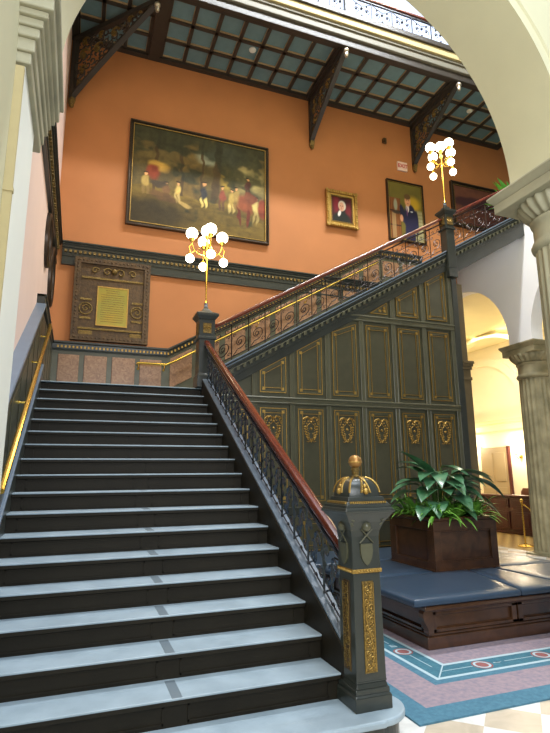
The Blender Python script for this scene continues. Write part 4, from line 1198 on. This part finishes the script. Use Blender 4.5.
# ------------------------------------------------------------------ columns
def column(cx, cy, r0, r1, zn, za, zt, hx, hy, label, m, shaft_from=0.0, nf=22):
    t = thing('stone_column', label, 'column', (cx, cy, 0))
    pk = 1.35 if r0 < 0.2 else 1.03
    b = MB(); b.box(cx - r0 * pk, cx + r0 * pk, cy - r0 * pk, cy + r0 * pk, 0, 0.22 if r0 < 0.3 else 0.03); b.build('plinth', m, t, bevel=0.015)
    b = MB(); b.lathe([(r0 * (1 + (a_ - 1) * (1 if r0 < 0.2 else 0.12)), z_) for a_, z_ in [(1.3, 0), (1.33, 0.05), (1.28, 0.10), (1.12, 0.13), (1.1, 0.17), (1.16, 0.21), (1.03, 0.25)]], (cx, cy, 0.22), 48) if r0 < 0.3 else b.lathe([(r0 * 1.03, 0), (r0 * 1.03, 0.03), (r0, 0.05)], (cx, cy, 0.03), 48); b.build('base', m, t, smooth=True)
    zs0 = 0.45 if r0 < 0.3 else 0.07
    b = MB(); b.lathe([(r0 + (r1 - r0) * f ** 1.3, zs0 + (zn - zs0) * f) for f in [i / 12 for i in range(13)]], (cx, cy, 0), 22 * 8, flute=r0 * 0.05, nf=nf); b.build('fluted_shaft', m, t, smooth=True, angle=60)
    H = za - zn
    b = MB(); b.lathe([(r1, 0), (r1 * 1.09, 0.02), (r1 * 1.12, 0.05), (r1 * 1.05, 0.09), (r1 * 0.99, 0.11), (r1 * 1.0, H * 0.55), (r1 * 1.06, H * 0.58), (r1 * 1.08, H * 0.63), (r1 * 1.02, H * 0.66)], (cx, cy, zn), 64); b.build('necking', m, t, smooth=True, angle=50)
    b = MB(); b.lathe([(r1 * 1.02, H * 0.66), (r1 * 1.15, H * 0.72), (r1 * 1.34, H * 0.84), (r1 * 1.44, H * 0.95), (r1 * 1.42, H)], (cx, cy, zn), 24 * 8, flute=r1 * 0.09, nf=24); b.build('carved_echinus', m, t, smooth=True, angle=60)
    b = MB(); A = zt - za
    b.box(cx - hx * 0.90, cx + hx * 0.90, cy - hy * 0.90, cy + hy * 0.90, za, za + A * 0.55)
    b.add([(cx - hx * .9, cy - hy * .9, za + A * .55), (cx + hx * .9, cy - hy * .9, za + A * .55), (cx + hx * .9, cy + hy * .9, za + A * .55), (cx - hx * .9, cy + hy * .9, za + A * .55), (cx - hx, cy - hy, za + A * .85), (cx + hx, cy - hy, za + A * .85), (cx + hx, cy + hy, za + A * .85), (cx - hx, cy + hy, za + A * .85)],
          [(0, 1, 5, 4), (1, 2, 6, 5), (2, 3, 7, 6), (3, 0, 4, 7), (3, 2, 1, 0), (4, 5, 6, 7)])
    b.box(cx - hx, cx + hx, cy - hy, cy + hy, za + A * 0.85, zt)
    b.build('abacus', m, t, bevel=0.008)
column(4.14, 3.29, 0.285, 0.267, 3.62, 4.09, 4.265, 0.474, 0.446, 'huge fluted stone column at the right edge, carrying the great arch', m_stone)
column(8.97, 8.25, 0.365, 0.33, 3.52, 4.03, 4.26, 0.47, 0.475, 'fluted stone column further back, carrying the two white arches', m_stone_d)

# wall with small arches beyond the panelled wall
def yz_arch_wall(name, x0, x1, spans, ytot, zs, ztop_, m):
    # spans: list of (yc, R); wall bottom at zs
    pts = [(ytot[0], zs)]
    for (yc, rr) in spans:
        for i in range(25):
            g = PI - PI * i / 24
            if i == 0: pts.append((yc - rr, zs))
            pts.append((yc + rr * math.cos(g), zs + 0.12 + rr * math.sin(g) * 1.02))
        pts.append((yc + rr, zs))
    pts.append((ytot[1], zs))
    vs = []; fs = []
    for (y, z) in pts: vs += [(x0, y, z), (x0, y, ztop_), (x1, y, z), (x1, y, ztop_)]
    for i in range(len(pts) - 1):
        a = i * 4; c = a + 4
        fs += [(a, c, c + 1, a + 1), (a + 3, c + 3, c + 2, a + 2), (a + 2, c + 2, c, a), (a + 1, c + 1, c + 3, a + 3)]
    fs += [(0, 1, 3, 2), (len(vs) - 4, len(vs) - 2, len(vs) - 1, len(vs) - 3)]
    b = MB(); b.add(vs, fs); return struct(name, b, m, smooth=True)
yz_arch_wall('wall_right_arcade', 8.55, 8.85, [(6.36, 1.48), (9.95, 1.50)], (4.3, 11.9), 4.262, ZU - 0.23, m_white)
# carved pilaster at the end of the panelled wall
t = thing('pilaster', 'olive brown pilaster with moulded capital closing the end of the panelled wall', 'pilaster', (6.71, YP + 0.05, 0))
b = MB(); b.box(6.662, 6.85, YP + 0.0, YP + 0.14, 0, 3.30); b.box(6.662, 6.82, YP + 0.01, YP + 0.13, 3.66, 5.20); b.build('shaft', m_brown, t, bevel=0.01)
b = MB()
for (e, a, c) in ((0.015, 3.30, 3.36), (0.0, 3.36, 3.50), (0.02, 3.50, 3.56), (0.04, 3.56, 3.61), (0.055, 3.61, 3.66)): b.box(6.662, 6.85 + e, YP - e, YP + 0.14, a, c)
b.build('capital', m_brown, t, bevel=0.006)
b = MB(); b.box(6.54, 6.66, YP - 0.03, YP + 0.02, 0, 5.42); b.taper(6.60, YP - 0.005, 5.42, 0.06, 5.50, 0.08, 0.025, 0.035)
tag(b.build('corner_post', m_green, bevel=0.008), 'slim dark green post at the right end of the panelled wall', 'post')

# ------------------------------------------------------------------ side room seen through the arch
struct('wall_side_room_far', MB().box(14, 14.2, 3, 18, 0, 6.3), m_vcream)
struct('wall_side_room_end', MB().box(8.9, 14.2, 18, 18.2, 0, 6.3), m_vcream)
b = MB(); b.box(8.86, 14, 3, 18, 6.15, 6.3); struct('ceiling_side_room', b, m_yellow)
struct('wall_side_room_back', MB().box(9.40, 9.5, 12.0, 18, 0, 6.15), m_vcream)
# transverse vault ribs
for (xr_, yc) in ((12.6, 13.6),):
    b = MB(); n = 24; path = []
    for i in range(n + 1):
        g = PI * i / n; d = Vector((0, math.cos(g), math.sin(g))); path.append((Vector((xr_, yc, 3.75)) + Vector((0, d.y * 2.5, d.z * 2.25)), d, Vector((1, 0, 0))))
    b.sweep([(0, -0.12), (0.12, -0.12), (0.12, 0.12), (0, 0.12)], path)
    struct('trim_vault_rib', b, m_yellow, smooth=True)
b = MB(); n = 24; path = []
for i in range(n + 1):
    g = PI * i / n; d = Vector((0, math.cos(g), math.sin(g))); path.append((Vector((13.9, 15.4, 3.75)) + Vector((0, d.y * 1.9, d.z * 1.75)), d, Vector((1, 0, 0))))
b.sweep([(0, 0), (0.28, 0), (0.28, 0.098), (0, 0.098)], path); struct('trim_lunette', b, m_vcream, smooth=True)
b = MB(); b.box(13.86, 14, 8, 18, 3.32, 3.42); b.box(13.90, 14, 8, 18, 3.24, 3.32); b.box(13.94, 14, 8, 18, 2.95, 3.0)
struct('trim_side_cornice', b, m_yellow, bevel=0.01)
b = MB(); b.box(13.93, 13.999, 14.35, 15.62, 0, 2.48); dr = struct('door_1', b, mat('pale_door_paint', (168, 150, 116), 0.6))
b = MB()
for (a, c) in ((14.47, 14.92), (15.05, 15.50)): b.box(13.91, 13.932, a, c, 0.25, 1.1); b.box(13.91, 13.932, a, c, 1.3, 2.3)
b.build('door_panels', bpy.data.materials['pale_door_paint'], dr, bevel=0.01)
b = MB(); b.box(13.90, 13.999, 14.26, 14.35, 0, 2.50); b.box(13.95, 13.999, 15.62, 15.66, 0, 2.52)
b.build('door_frame', m_wood_r, dr, bevel=0.01)
def sconce(y, z, label):
    t = thing('wall_sconce', label, 'sconce', (13.99, y, z), 'brass wall sconces in the side room')
    b = MB(); b.ball((13.98, y, z), 0.06, 8); b.tube([(13.97, y, z), (13.86, y, z - 0.06), (13.78, y, z), (13.78, y, z + 0.07)], 0.014, 8); b.lathe([(0.03, 0), (0.05, 0.02), (0.05, 0.04)], (13.78, y, z + 0.06), 12)
    b.build('arm', m_brass, t, smooth=True)
    b = MB(); b.lathe([(0.04, 0), (0.075, 0.05), (0.085, 0.12), (0.06, 0.2)], (13.78, y, z + 0.10), 16); b.build('shade', m_glass_s, t, smooth=True)
    l = bpy.data.lights.new('sconce_glow', 'POINT'); l.energy = 60; l.color = (1, 0.86, 0.66); l.shadow_soft_size = 0.1
    o = bpy.data.objects.new('sconce_glow', l); C.objects.link(o); o.parent = t; o.location = (-0.42, 0, 0.25)
sconce(13.80, 2.12, 'brass wall sconce glowing just left of the further column')
sconce(16.10, 2.30, 'wall sconce glowing to the left of the pale door')
# dark red counter
t = thing('reception_counter', 'dark red mahogany panelled counter beyond the planter', 'counter', (11.1, 11.3, 0))
b = MB(); b.box(10.95, 11.15, 8.4, 14.0, 0.1, 0.96); b.box(10.97, 11.15, 8.4, 14.0, 0, 0.1); b.build('body', m_wood_r, t, bevel=0.01)
b = MB(); b.box(10.88, 11.2, 8.36, 14.04, 0.96, 1.01); b.build('top', m_wood_r, t, bevel=0.01)
y = 8.5
while y < 13.7:
    for (za_, zb_) in ((0.14, 0.58), (0.68, 0.92)):
        b = MB(); b.box(10.925, 10.952, y, y + 0.62, za_, zb_); b.box(10.915, 10.93, y + 0.06, y + 0.56, za_ + 0.05, zb_ - 0.05); b.build('raised_panel', m_wood_r, t, bevel=0.008)
    y += 0.72
t = thing('side_chair', 'brown wooden chair showing its back over the red counter', 'chair', (11.75, 11.3, 0))
m_chair = mat('brown_chair_wood', (132, 78, 52), 0.4)
b = MB(); b.box(11.53, 11.97, 11.08, 11.52, 0.44, 0.48); b.build('seat', m_chair, t, bevel=0.01)
for (x, y) in ((11.55, 11.1), (11.95, 11.1), (11.55, 11.5), (11.95, 11.5)):
    b = MB(); b.box(x - 0.02, x + 0.02, y - 0.02, y + 0.02, 0, 0.44); b.build('leg', m_chair, t)
b = MB(); b.prism([(11.08, 0.48), (11.52, 0.48), (11.52, 1.08), (11.44, 1.18), (11.16, 1.18), (11.08, 1.08)], 0, 11.53, 11.57); b.build('backrest', m_chair, t, bevel=0.01)
# stanchion
t = thing('stanchion', 'brass rope stanchion with round base on the tan floor', 'stanchion', (9.42, 9.42, 0))
b = MB(); b.lathe([(0.17, 0), (0.17, 0.015), (0.12, 0.035), (0.03, 0.05), (0.02, 0.08)], (9.42, 9.42, 0), 28); b.build('base', m_brass, t, smooth=True)
b = MB(); b.lathe([(0.017, 0.05), (0.017, 0.90), (0.03, 0.905), (0.03, 0.94), (0.018, 0.945)], (9.42, 9.42, 0), 14); b.build('pole', m_brass, t, smooth=True)
b = MB(); b.ball((9.42, 9.42, 0.98), 0.04, 8); b.build('knob', m_brass, t, smooth=True)
b = MB(); b.tube([(9.45, 9.40, 0.90), (9.53, 9.32, 0.81), (9.55, 9.28, 0.71)], 0.016, 6); b.build('rope_hook', m_brass, t, smooth=True)

# ------------------------------------------------------------------ rug
rg = MB()
rx0, ry0, rx1, ry1 = 2.18, 3.21, 6.02, 7.70
rings = [(0, 0.19, 0), (0.19, 0.50, 1), (0.50, 0.575, 0), (0.575, 0.61, 2), (0.61, 0.815, 3), (0.815, 0.85, 2), (0.85, 1.2, 1)]
def ring(mb, o0, o1, z0, z1):
    a, b_, c, d = rx0 + o0, ry0 + o0, rx1 - min(o0, 1.0), ry1 - o0
    a2, b2_, c2, d2 = rx0 + o1, ry0 + o1, rx1 - o1, ry1 - o1
    mb.prism([(a, b_), (c, b_), (c2, b2_), (a2, b2_)], 2, z0, z1); mb.prism([(c, b_), (c, d), (c2, d2), (c2, b2_)], 2, z0, z1)
    mb.prism([(c, d), (a, d), (a2, d2), (c2, d2)], 2, z0, z1); mb.prism([(a, d), (a, b_), (a2, b2_), (a2, d2)], 2, z0, z1)
for (o0, o1, mi) in rings:
    rg.mi = mi; ring(rg, o0, o1, 0.001, 0.013)
zt = 0.0135
def disc(mb, x, y, r0, r1, mi, n=20):
    mb.mi = mi
    for i in range(n):
        a, c = 2 * PI * i / n, 2 * PI * (i + 1) / n
        mb.prism([(x + r1 * math.cos(a), y + r1 * math.sin(a)), (x + r1 * math.cos(c), y + r1 * math.sin(c)), (x + r0 * math.cos(c), y + r0 * math.sin(c)), (x + r0 * math.cos(a), y + r0 * math.sin(a))], 2, 0.013, zt)
cb = 0.715
spots = [(2.65 + 0.66 * k + 0.67, ry0 + cb) for k in range(4)] + [(rx0 + cb, ry0 + cb + 0.53 + 0.66 * k) for k in range(5)]
for (x, y) in spots:
    disc(rg, x, y, 0.075, 0.09, 4); disc(rg, x, y, 0.055, 0.075, 2); disc(rg, x, y, 0.0, 0.055, 4)
    along = (1, 0) if abs(y - ry0 - cb) < 1e-6 else (0, 1)
    rg.mi = 2
    for s in (0.15, 0.19, 0.17):
        px_, py_ = x + along[0] * s, y + along[1] * s
        rg.prism([(px_ - 0.03, py_ - 0.006), (px_ + 0.03, py_ - 0.006 + 0.03 * (s - 0.17) * 20), (px_ + 0.03, py_ + 0.006), (px_ - 0.03, py_ + 0.006)], 2, 0.013, zt)
    for s in (-1,):
        rg.prism([(x - along[0] * 0.1 - along[1] * 0.004, y - along[1] * 0.1 - along[0] * 0.004), (x - along[0] * 0.1 + along[1] * 0.004, y - along[1] * 0.1 + along[0] * 0.004), (x - along[0] * 0.42 + along[1] * 0.004, y - along[1] * 0.42 + along[0] * 0.004), (x - along[0] * 0.42 - along[1] * 0.004, y - along[1] * 0.42 - along[0] * 0.004)], 2, 0.013, zt)
rg.mi = 2; rg.prism([(rx0 + 0.61, ry0 + 0.605), (rx0 + 0.62, ry0 + 0.60), (rx0 + 0.83, ry0 + 0.825), (rx0 + 0.82, ry0 + 0.83)], 2, 0.013, zt)
tag(rg.build('area_rug', [m_blue, m_pinkr, m_whiter, m_teal_r, m_redr]), 'blue and pink bordered rug with rust medallions under the mahogany bench', 'rug')

# ------------------------------------------------------------------ bench
BX0, BX1, BY0, BY1 = 3.10, 5.88, 4.36, 7.44
bn = thing('bench', 'square dark mahogany bench with slate blue leather cushions surrounding the planter', 'bench', ((BX0 + BX1) / 2, (BY0 + BY1) / 2, 0.014))
b = MB(); b.box(BX0 + 0.02, BX1 - 0.02, BY0 + 0.02, BY1 - 0.02, 0.014, 0.125); b.box(BX0 + 0.03, BX1 - 0.03, BY0 + 0.03, BY1 - 0.03, 0.125, 0.15); b.build('base', m_wood, bn, bevel=0.008)
b = MB(); b.box(BX0 + 0.06, BX1 - 0.06, BY0 + 0.06, BY1 - 0.06, 0.15, 0.38); b.build('body', m_wood, bn)
b = MB(); b.box(BX0 - 0.02, BX1 + 0.02, BY0 - 0.02, BY1 + 0.02, 0.355, 0.395); b.box(BX0 + 0.01, BX1 - 0.01, BY0 + 0.01, BY1 - 0.01, 0.335, 0.355); b.build('seat_frame', m_wood, bn, bevel=0.01)
def bpan(a, c, side):
    b = MB(); zf, zt_ = 0.155, 0.335; d = 0.035
    def bx(u0, u1, v0, v1, dd0, dd1):
        if side == 'f': b.box(u0, u1, BY0 + dd0, BY0 + dd1, v0, v1)
        elif side == 'b': b.box(u0, u1, BY1 - dd1, BY1 - dd0, v0, v1)
        elif side == 'l': b.box(BX0 + dd0, BX0 + dd1, u0, u1, v0, v1)
        else: b.box(BX1 - dd1, BX1 - dd0, u0, u1, v0, v1)
    bx(a, c, zf, zf + 0.03, 0.03, 0.06); bx(a, c, zt_ - 0.03, zt_, 0.03, 0.06); bx(a, a + 0.06, zf, zt_, 0.03, 0.06); bx(c - 0.06, c, zf, zt_, 0.03, 0.06)
    bx(a + 0.06, c - 0.06, zf + 0.03, zf + 0.038, 0.045, 0.06); bx(a + 0.06, c - 0.06, zt_ - 0.038, zt_ - 0.03, 0.045, 0.06)
    b.build('panel_frame', m_wood, bn, bevel=0.004)
for side in 'fb':
    bpan(BX0 + 0.07, 4.19, side); bpan(4.21, BX1 - 1.10, side); bpan(BX1 - 1.08, BX1 - 0.07, side)
for side in 'lr':
    bpan(BY0 + 0.07, 5.38, side); bpan(5.40, 6.40, side); bpan(6.42, BY1 - 0.07, side)
# scrolled corner consoles
for (x, y, dx, dy) in ((BX0, BY0, 1, 1), (BX1, BY0, -1, 1), (BX0, BY1, 1, -1), (BX1, BY1, -1, -1)):
    b = MB()
    prof = [(0.02, 0.15), (0.022, 0.18), (0.012, 0.20), (0.0, 0.23), (-0.018, 0.26), (-0.03, 0.295), (-0.028, 0.33), (-0.015, 0.355)]
    pl = [(x + dx * a, z) for a, z in prof] + [(x + dx * 0.08, 0.355), (x + dx * 0.08, 0.15)]
    b.prism(pl, 1, y + dy * 0.002, y + dy * 0.085)
    b.build('corner_console', m_wood, bn, bevel=0.005)
# mitred cushions
PX0, PX1, PY0, PY1 = 4.045, 5.005, 5.44, 6.40
def cushion(poly):
    b = MB(); n = len(poly)
    p1 = inset(poly, 0.006); levels = [(0.028, 0.396), (0.004, 0.41), (0.0, 0.43), (0.006, 0.45), (0.03, 0.468), (0.12, 0.474)]
    vs = []
    for d, z in levels:
        q = inset(poly, d + 0.003)
        vs += [(a, c, z) for a, c in q]
    fs = [tuple(range(n))[::-1]]
    for L in range(len(levels) - 1):
        for j in range(n): fs.append((L * n + j, L * n + (j + 1) % n, (L + 1) * n + (j + 1) % n, (L + 1) * n + j))
    fs.append(tuple(range((len(levels) - 1) * n, len(levels) * n)))
    b.add(vs, fs); b.build('cushion', m_leather, bn, smooth=True, angle=40)
ox, oy = BX0 - 0.15, BY0 - 0.04; qx, qy = BX1 + 0.05, BY1 + 0.04
cushion([(ox, oy), (4.21, oy), (4.50, PY0), (PX0, PY0), (PX0, PY0 + 0.01), (ox, 5.39)])
cushion([(4.21, oy), (qx - 1.06, oy), (qx - 1.06, PY0), (4.50, PY0)])
cushion([(qx - 1.06, oy), (qx, oy), (qx, 5.39), (PX1, PY0 + 0.01), (PX1, PY0), (qx - 1.06, PY0)])
cushion([(ox, 5.39), (PX0, PY0 + 0.01), (PX0, PY1), (ox, 6.45)])
cushion([(PX1, PY0 + 0.01), (qx, 5.39), (qx, 6.45), (PX1, PY1)])
cushion([(ox, 6.45), (PX0, PY1), (PX1, PY1), (qx, 6.45), (qx, qy), (ox, qy)])

# ------------------------------------------------------------------ planter
pn = thing('planter_box', 'square dark mahogany planter box standing in the middle of the bench', 'planter', (4.52, 5.91, 0.38))
zb, zt_ = 0.38, 1.03
b = MB(); b.box(PX0 + 0.035, PX1 - 0.035, PY0 + 0.035, PY1 - 0.035, zb, 0.99); b.build('body', m_wood, pn)
b = MB()
for (a, c) in ((PX0 + 0.005, PX1 - 0.005),):
    for (yy0, yy1) in ((PY0 + 0.005, PY0 + 0.04), (PY1 - 0.04, PY1 - 0.005)):
        b.box(a, c, yy0, yy1, 0.46, 0.56); b.box(a, c, yy0, yy1, 0.92, 1.03); b.box(a, a + 0.1, yy0, yy1, 0.56, 0.92); b.box(c - 0.1, c, yy0, yy1, 0.56, 0.92)
        b.box(a + 0.1, c - 0.1, yy0 + 0.008, yy1 - 0.008, 0.56, 0.58); b.box(a + 0.1, c - 0.1, yy0 + 0.008, yy1 - 0.008, 0.90, 0.92)
for (xx0, xx1) in ((PX0 + 0.005, PX0 + 0.04), (PX1 - 0.04, PX1 - 0.005)):
    a, c = PY0 + 0.041, PY1 - 0.041
    b.box(xx0, xx1, a, c, 0.46, 0.56); b.box(xx0, xx1, a, c, 0.92, 1.03); b.box(xx0, xx1, a, a + 0.1, 0.56, 0.92); b.box(xx0, xx1, c - 0.1, c, 0.56, 0.92)
b.build('panel_frame', m_wood, pn, bevel=0.004)
b = MB(); b.box(PX0 + 0.005, PX1 - 0.005, PY0 + 0.005, PY1 - 0.005, zb, 0.455); b.box(PX0 - 0.005, PX1 + 0.005, PY0 - 0.005, PY1 + 0.005, 0.38, 0.475); b.build('base_moulding', m_wood, pn, bevel=0.006)
b = MB(); strip_poly = [(PX0 - 0.01, PY0 - 0.01), (PX1 + 0.01, PY0 - 0.01), (PX1 + 0.01, PY1 + 0.01), (PX0 - 0.01, PY1 + 0.01)]
inn = inset(strip_poly, 0.10)
for i in range(4):
    j = (i + 1) % 4; b.prism([strip_poly[i], strip_poly[j], inn[j], inn[i]], 2, 1.032, 1.072)
b.build('rim', m_wood, pn, bevel=0.012)
b = MB(); b.box(PX0 + 0.042, PX1 - 0.042, PY0 + 0.042, PY1 - 0.042, 0.99, 1.03); b.build('soil', m_soil, pn)

# ------------------------------------------------------------------ plants
def leaf_blade(mb, base, dirv, up_, length, width, droop, n=8, fold=0.25, shape=0.55):
    base = Vector(base); d = Vector(dirv).normalized(); upv = Vector(up_)
    side = d.cross(upv).normalized(); p = base.copy(); ang = 0.0
    L = []; fw = d.copy()
    for i in range(n + 1):
        f = i / n
        wv = width * (math.sin(PI * min(1, f ** shape)) if f < 1 else 0.0) * 0.5 + 0.001
        nrm = side.cross(fw).normalized()
        L.append((p - side * wv + nrm * wv * fold, p.copy(), p + side * wv + nrm * wv * fold))
        fw = (fw + Vector((0, 0, -droop / n))).normalized()
        p = p + fw * (length / n)
    vs = [q for r_ in L for q in r_]; fs = []
    for i in range(n):
        a = i * 3; fs += [(a, a + 1, a + 4, a + 3), (a + 1, a + 2, a + 5, a + 4)]
    mb.add(vs, fs)
def broad_leaf(par, root, tip_base, dirv, length, width, droop, m=m_leaf):
    b = MB(); leaf_blade(b, tip_base, dirv, (0, 0, 1), length, width, droop, 9, 0.22, 0.62)
    o = b.build('leaf', m, par, smooth=True, angle=80)
    r0, t0 = Vector(root), Vector(tip_base); mid = (r0 + t0) / 2 + Vector((0, 0, 0.05))
    s = MB(); s.tube([r0, mid, t0, t0 + Vector(dirv).normalized() * 0.06], 0.007, 5); s.build('leaf_stalk', m_stem, o, smooth=True)
zs_ = 1.03
pl = thing('broad_leaved_plant', 'tall plant with broad dark glossy leaves rising from the planter centre', 'plant', (4.5, 5.9, zs_))
# camera-right is roughly +x, nearer is -y
BLV = [ # tip base x, y, z, direction, length, width, droop
 (4.40, 5.82, 1.46, (-0.85, -0.10, 0.75), 0.56, 0.14, 0.5), (4.35, 5.80, 1.50, (-0.5, -0.3, 0.10), 0.34, 0.16, 0.9),
 (4.42, 5.70, 1.42, (0.1, -0.9, 0.15), 0.36, 0.22, 1.4), (4.30, 5.75, 1.32, (-0.8, -0.5, 0.2), 0.34, 0.20, 1.2),
 (4.62, 5.78, 1.48, (0.7, -0.4, 0.35), 0.46, 0.22, 1.1), (4.70, 5.85, 1.50, (0.95, -0.1, 0.25), 0.55, 0.20, 1.0),
 (4.72, 5.75, 1.42, (0.95, -0.25, 0.3), 0.58, 0.20, 1.5), (4.60, 5.68, 1.34, (0.5, -0.9, 0.15), 0.34, 0.20, 1.3),
 (4.50, 5.65, 1.26, (0.0, -1.0, 0.15), 0.36, 0.20, 1.3), (4.30, 5.65, 1.20, (-0.6, -0.8, 0.2), 0.34, 0.18, 1.5),
 (4.75, 5.70, 1.28, (0.8, -0.6, 0.15), 0.38, 0.18, 1.5), (4.40, 5.95, 1.52, (-0.4, 0.5, 0.5), 0.38, 0.18, 0.9),
 (4.62, 6.00, 1.50, (0.5, 0.7, 0.3), 0.42, 0.20, 1.2), (4.20, 5.95, 1.30, (-0.95, 0.1, 0.2), 0.34, 0.19, 1.2),
 (4.25, 6.05, 1.22, (-0.7, 0.6, 0.2), 0.34, 0.18, 1.4), (4.80, 6.00, 1.30, (0.9, 0.4, 0.2), 0.36, 0.18, 1.4),
 (4.50, 5.80, 1.56, (0.35, -0.6, 0.1), 0.34, 0.20, 1.1), (4.15, 5.65, 1.16, (-0.8, -0.55, 0.15), 0.30, 0.16, 1.4),
 (4.85, 5.62, 1.20, (0.7, -0.7, 0.0), 0.30, 0.15, 1.3), (4.55, 5.60, 1.16, (0.2, -1.0, 0.1), 0.28, 0.15, 1.5),
]
random.seed(11)
for i in range(22):
    a = i * 2.4; rr = random.uniform(0.1, 0.28)
    BLV.append((4.5 + rr * math.cos(a), 5.86 + rr * math.sin(a), random.uniform(1.3, 1.5), (math.cos(a), math.sin(a) - 0.2, random.uniform(0.1, 0.6)), random.uniform(0.28, 0.4), random.uniform(0.14, 0.19), random.uniform(0.8, 1.5)))
for (x, y, z, d, L, W, dr_) in BLV:
    broad_leaf(pl, (4.5 + (x - 4.5) * 0.3, 5.9 + (y - 5.9) * 0.3, zs_ - 0.005), (x, y, z + 0.10 * (z - 1.0) / 0.5), d, L * 1.22, W * 1.4, dr_ * 0.85)
def tuft(x, y, label, n=26, m=m_leaf2, L0=0.38):
    b = MB(); n = int(n * 1.6)
    for i in range(n):
        a = 2 * PI * i / n + random.uniform(-0.2, 0.2); e = random.uniform(0.7, 3.0)
        leaf_blade(b, (x + 0.02 * math.cos(a), y + 0.02 * math.sin(a), zs_ - 0.004), (math.cos(a), math.sin(a), e), (0, 0, 1) if abs(e) < 9 else (1, 0, 0), L0 * random.uniform(0.8, 1.2), 0.045, random.uniform(0.9, 1.9), 6, 0.3, 0.7)
    o = b.build('grassy_plant', m, smooth=True, angle=80)
    tag(o, label, 'plant', 'bright green tufted plants around the planter rim')
tuft(4.22, 5.60, 'bright green tufted plant at the near left corner of the planter', 30)
tuft(4.50, 5.58, 'bright green strappy tuft at the middle of the planter front', 30, L0=0.34)
tuft(4.80, 5.60, 'bright green tuft at the near right corner of the planter', 28)
tuft(4.20, 5.92, 'bright green tuft on the left side of the planter', 26)
tuft(4.84, 5.95, 'bright green tuft on the right side of the planter', 26)
tuft(4.24, 6.20, 'bright green tuft at the far left corner of the planter', 22)
tuft(4.36, 5.62, 'narrow-leaved green tuft between the corner and front tufts', 22, L0=0.36)
# plant at the head of the stairs
t = thing('potted_plant', 'bright green leafy plant in a pot at the head of the stairs, above the handrail', 'plant', (9.35, 8.6, ZU))
b = MB(); b.lathe([(0.12, 0), (0.15, 0.02), (0.19, 0.30), (0.20, 0.34), (0.17, 0.34), (0.16, 0.31)], (9.35, 8.6, ZU), 20); b.build('pot', m_wood, t, smooth=True)
b = MB()
for i in range(30):
    a = 2 * PI * i * 0.382; e = random.uniform(1.4, 4.0)
    leaf_blade(b, (9.35, 8.6, ZU + 0.32), (math.cos(a), math.sin(a), e), (0, 0, 1), random.uniform(0.8, 1.2), 0.17, random.uniform(0.8, 1.5), 7, 0.2, 0.8)
b.build('foliage', mat('vivid_green_leaf', (96, 178, 60), 0.45), t, smooth=True, angle=80)

# tidy helper properties
for o in bpy.data.objects:
    if '_o' in o: del o['_o']
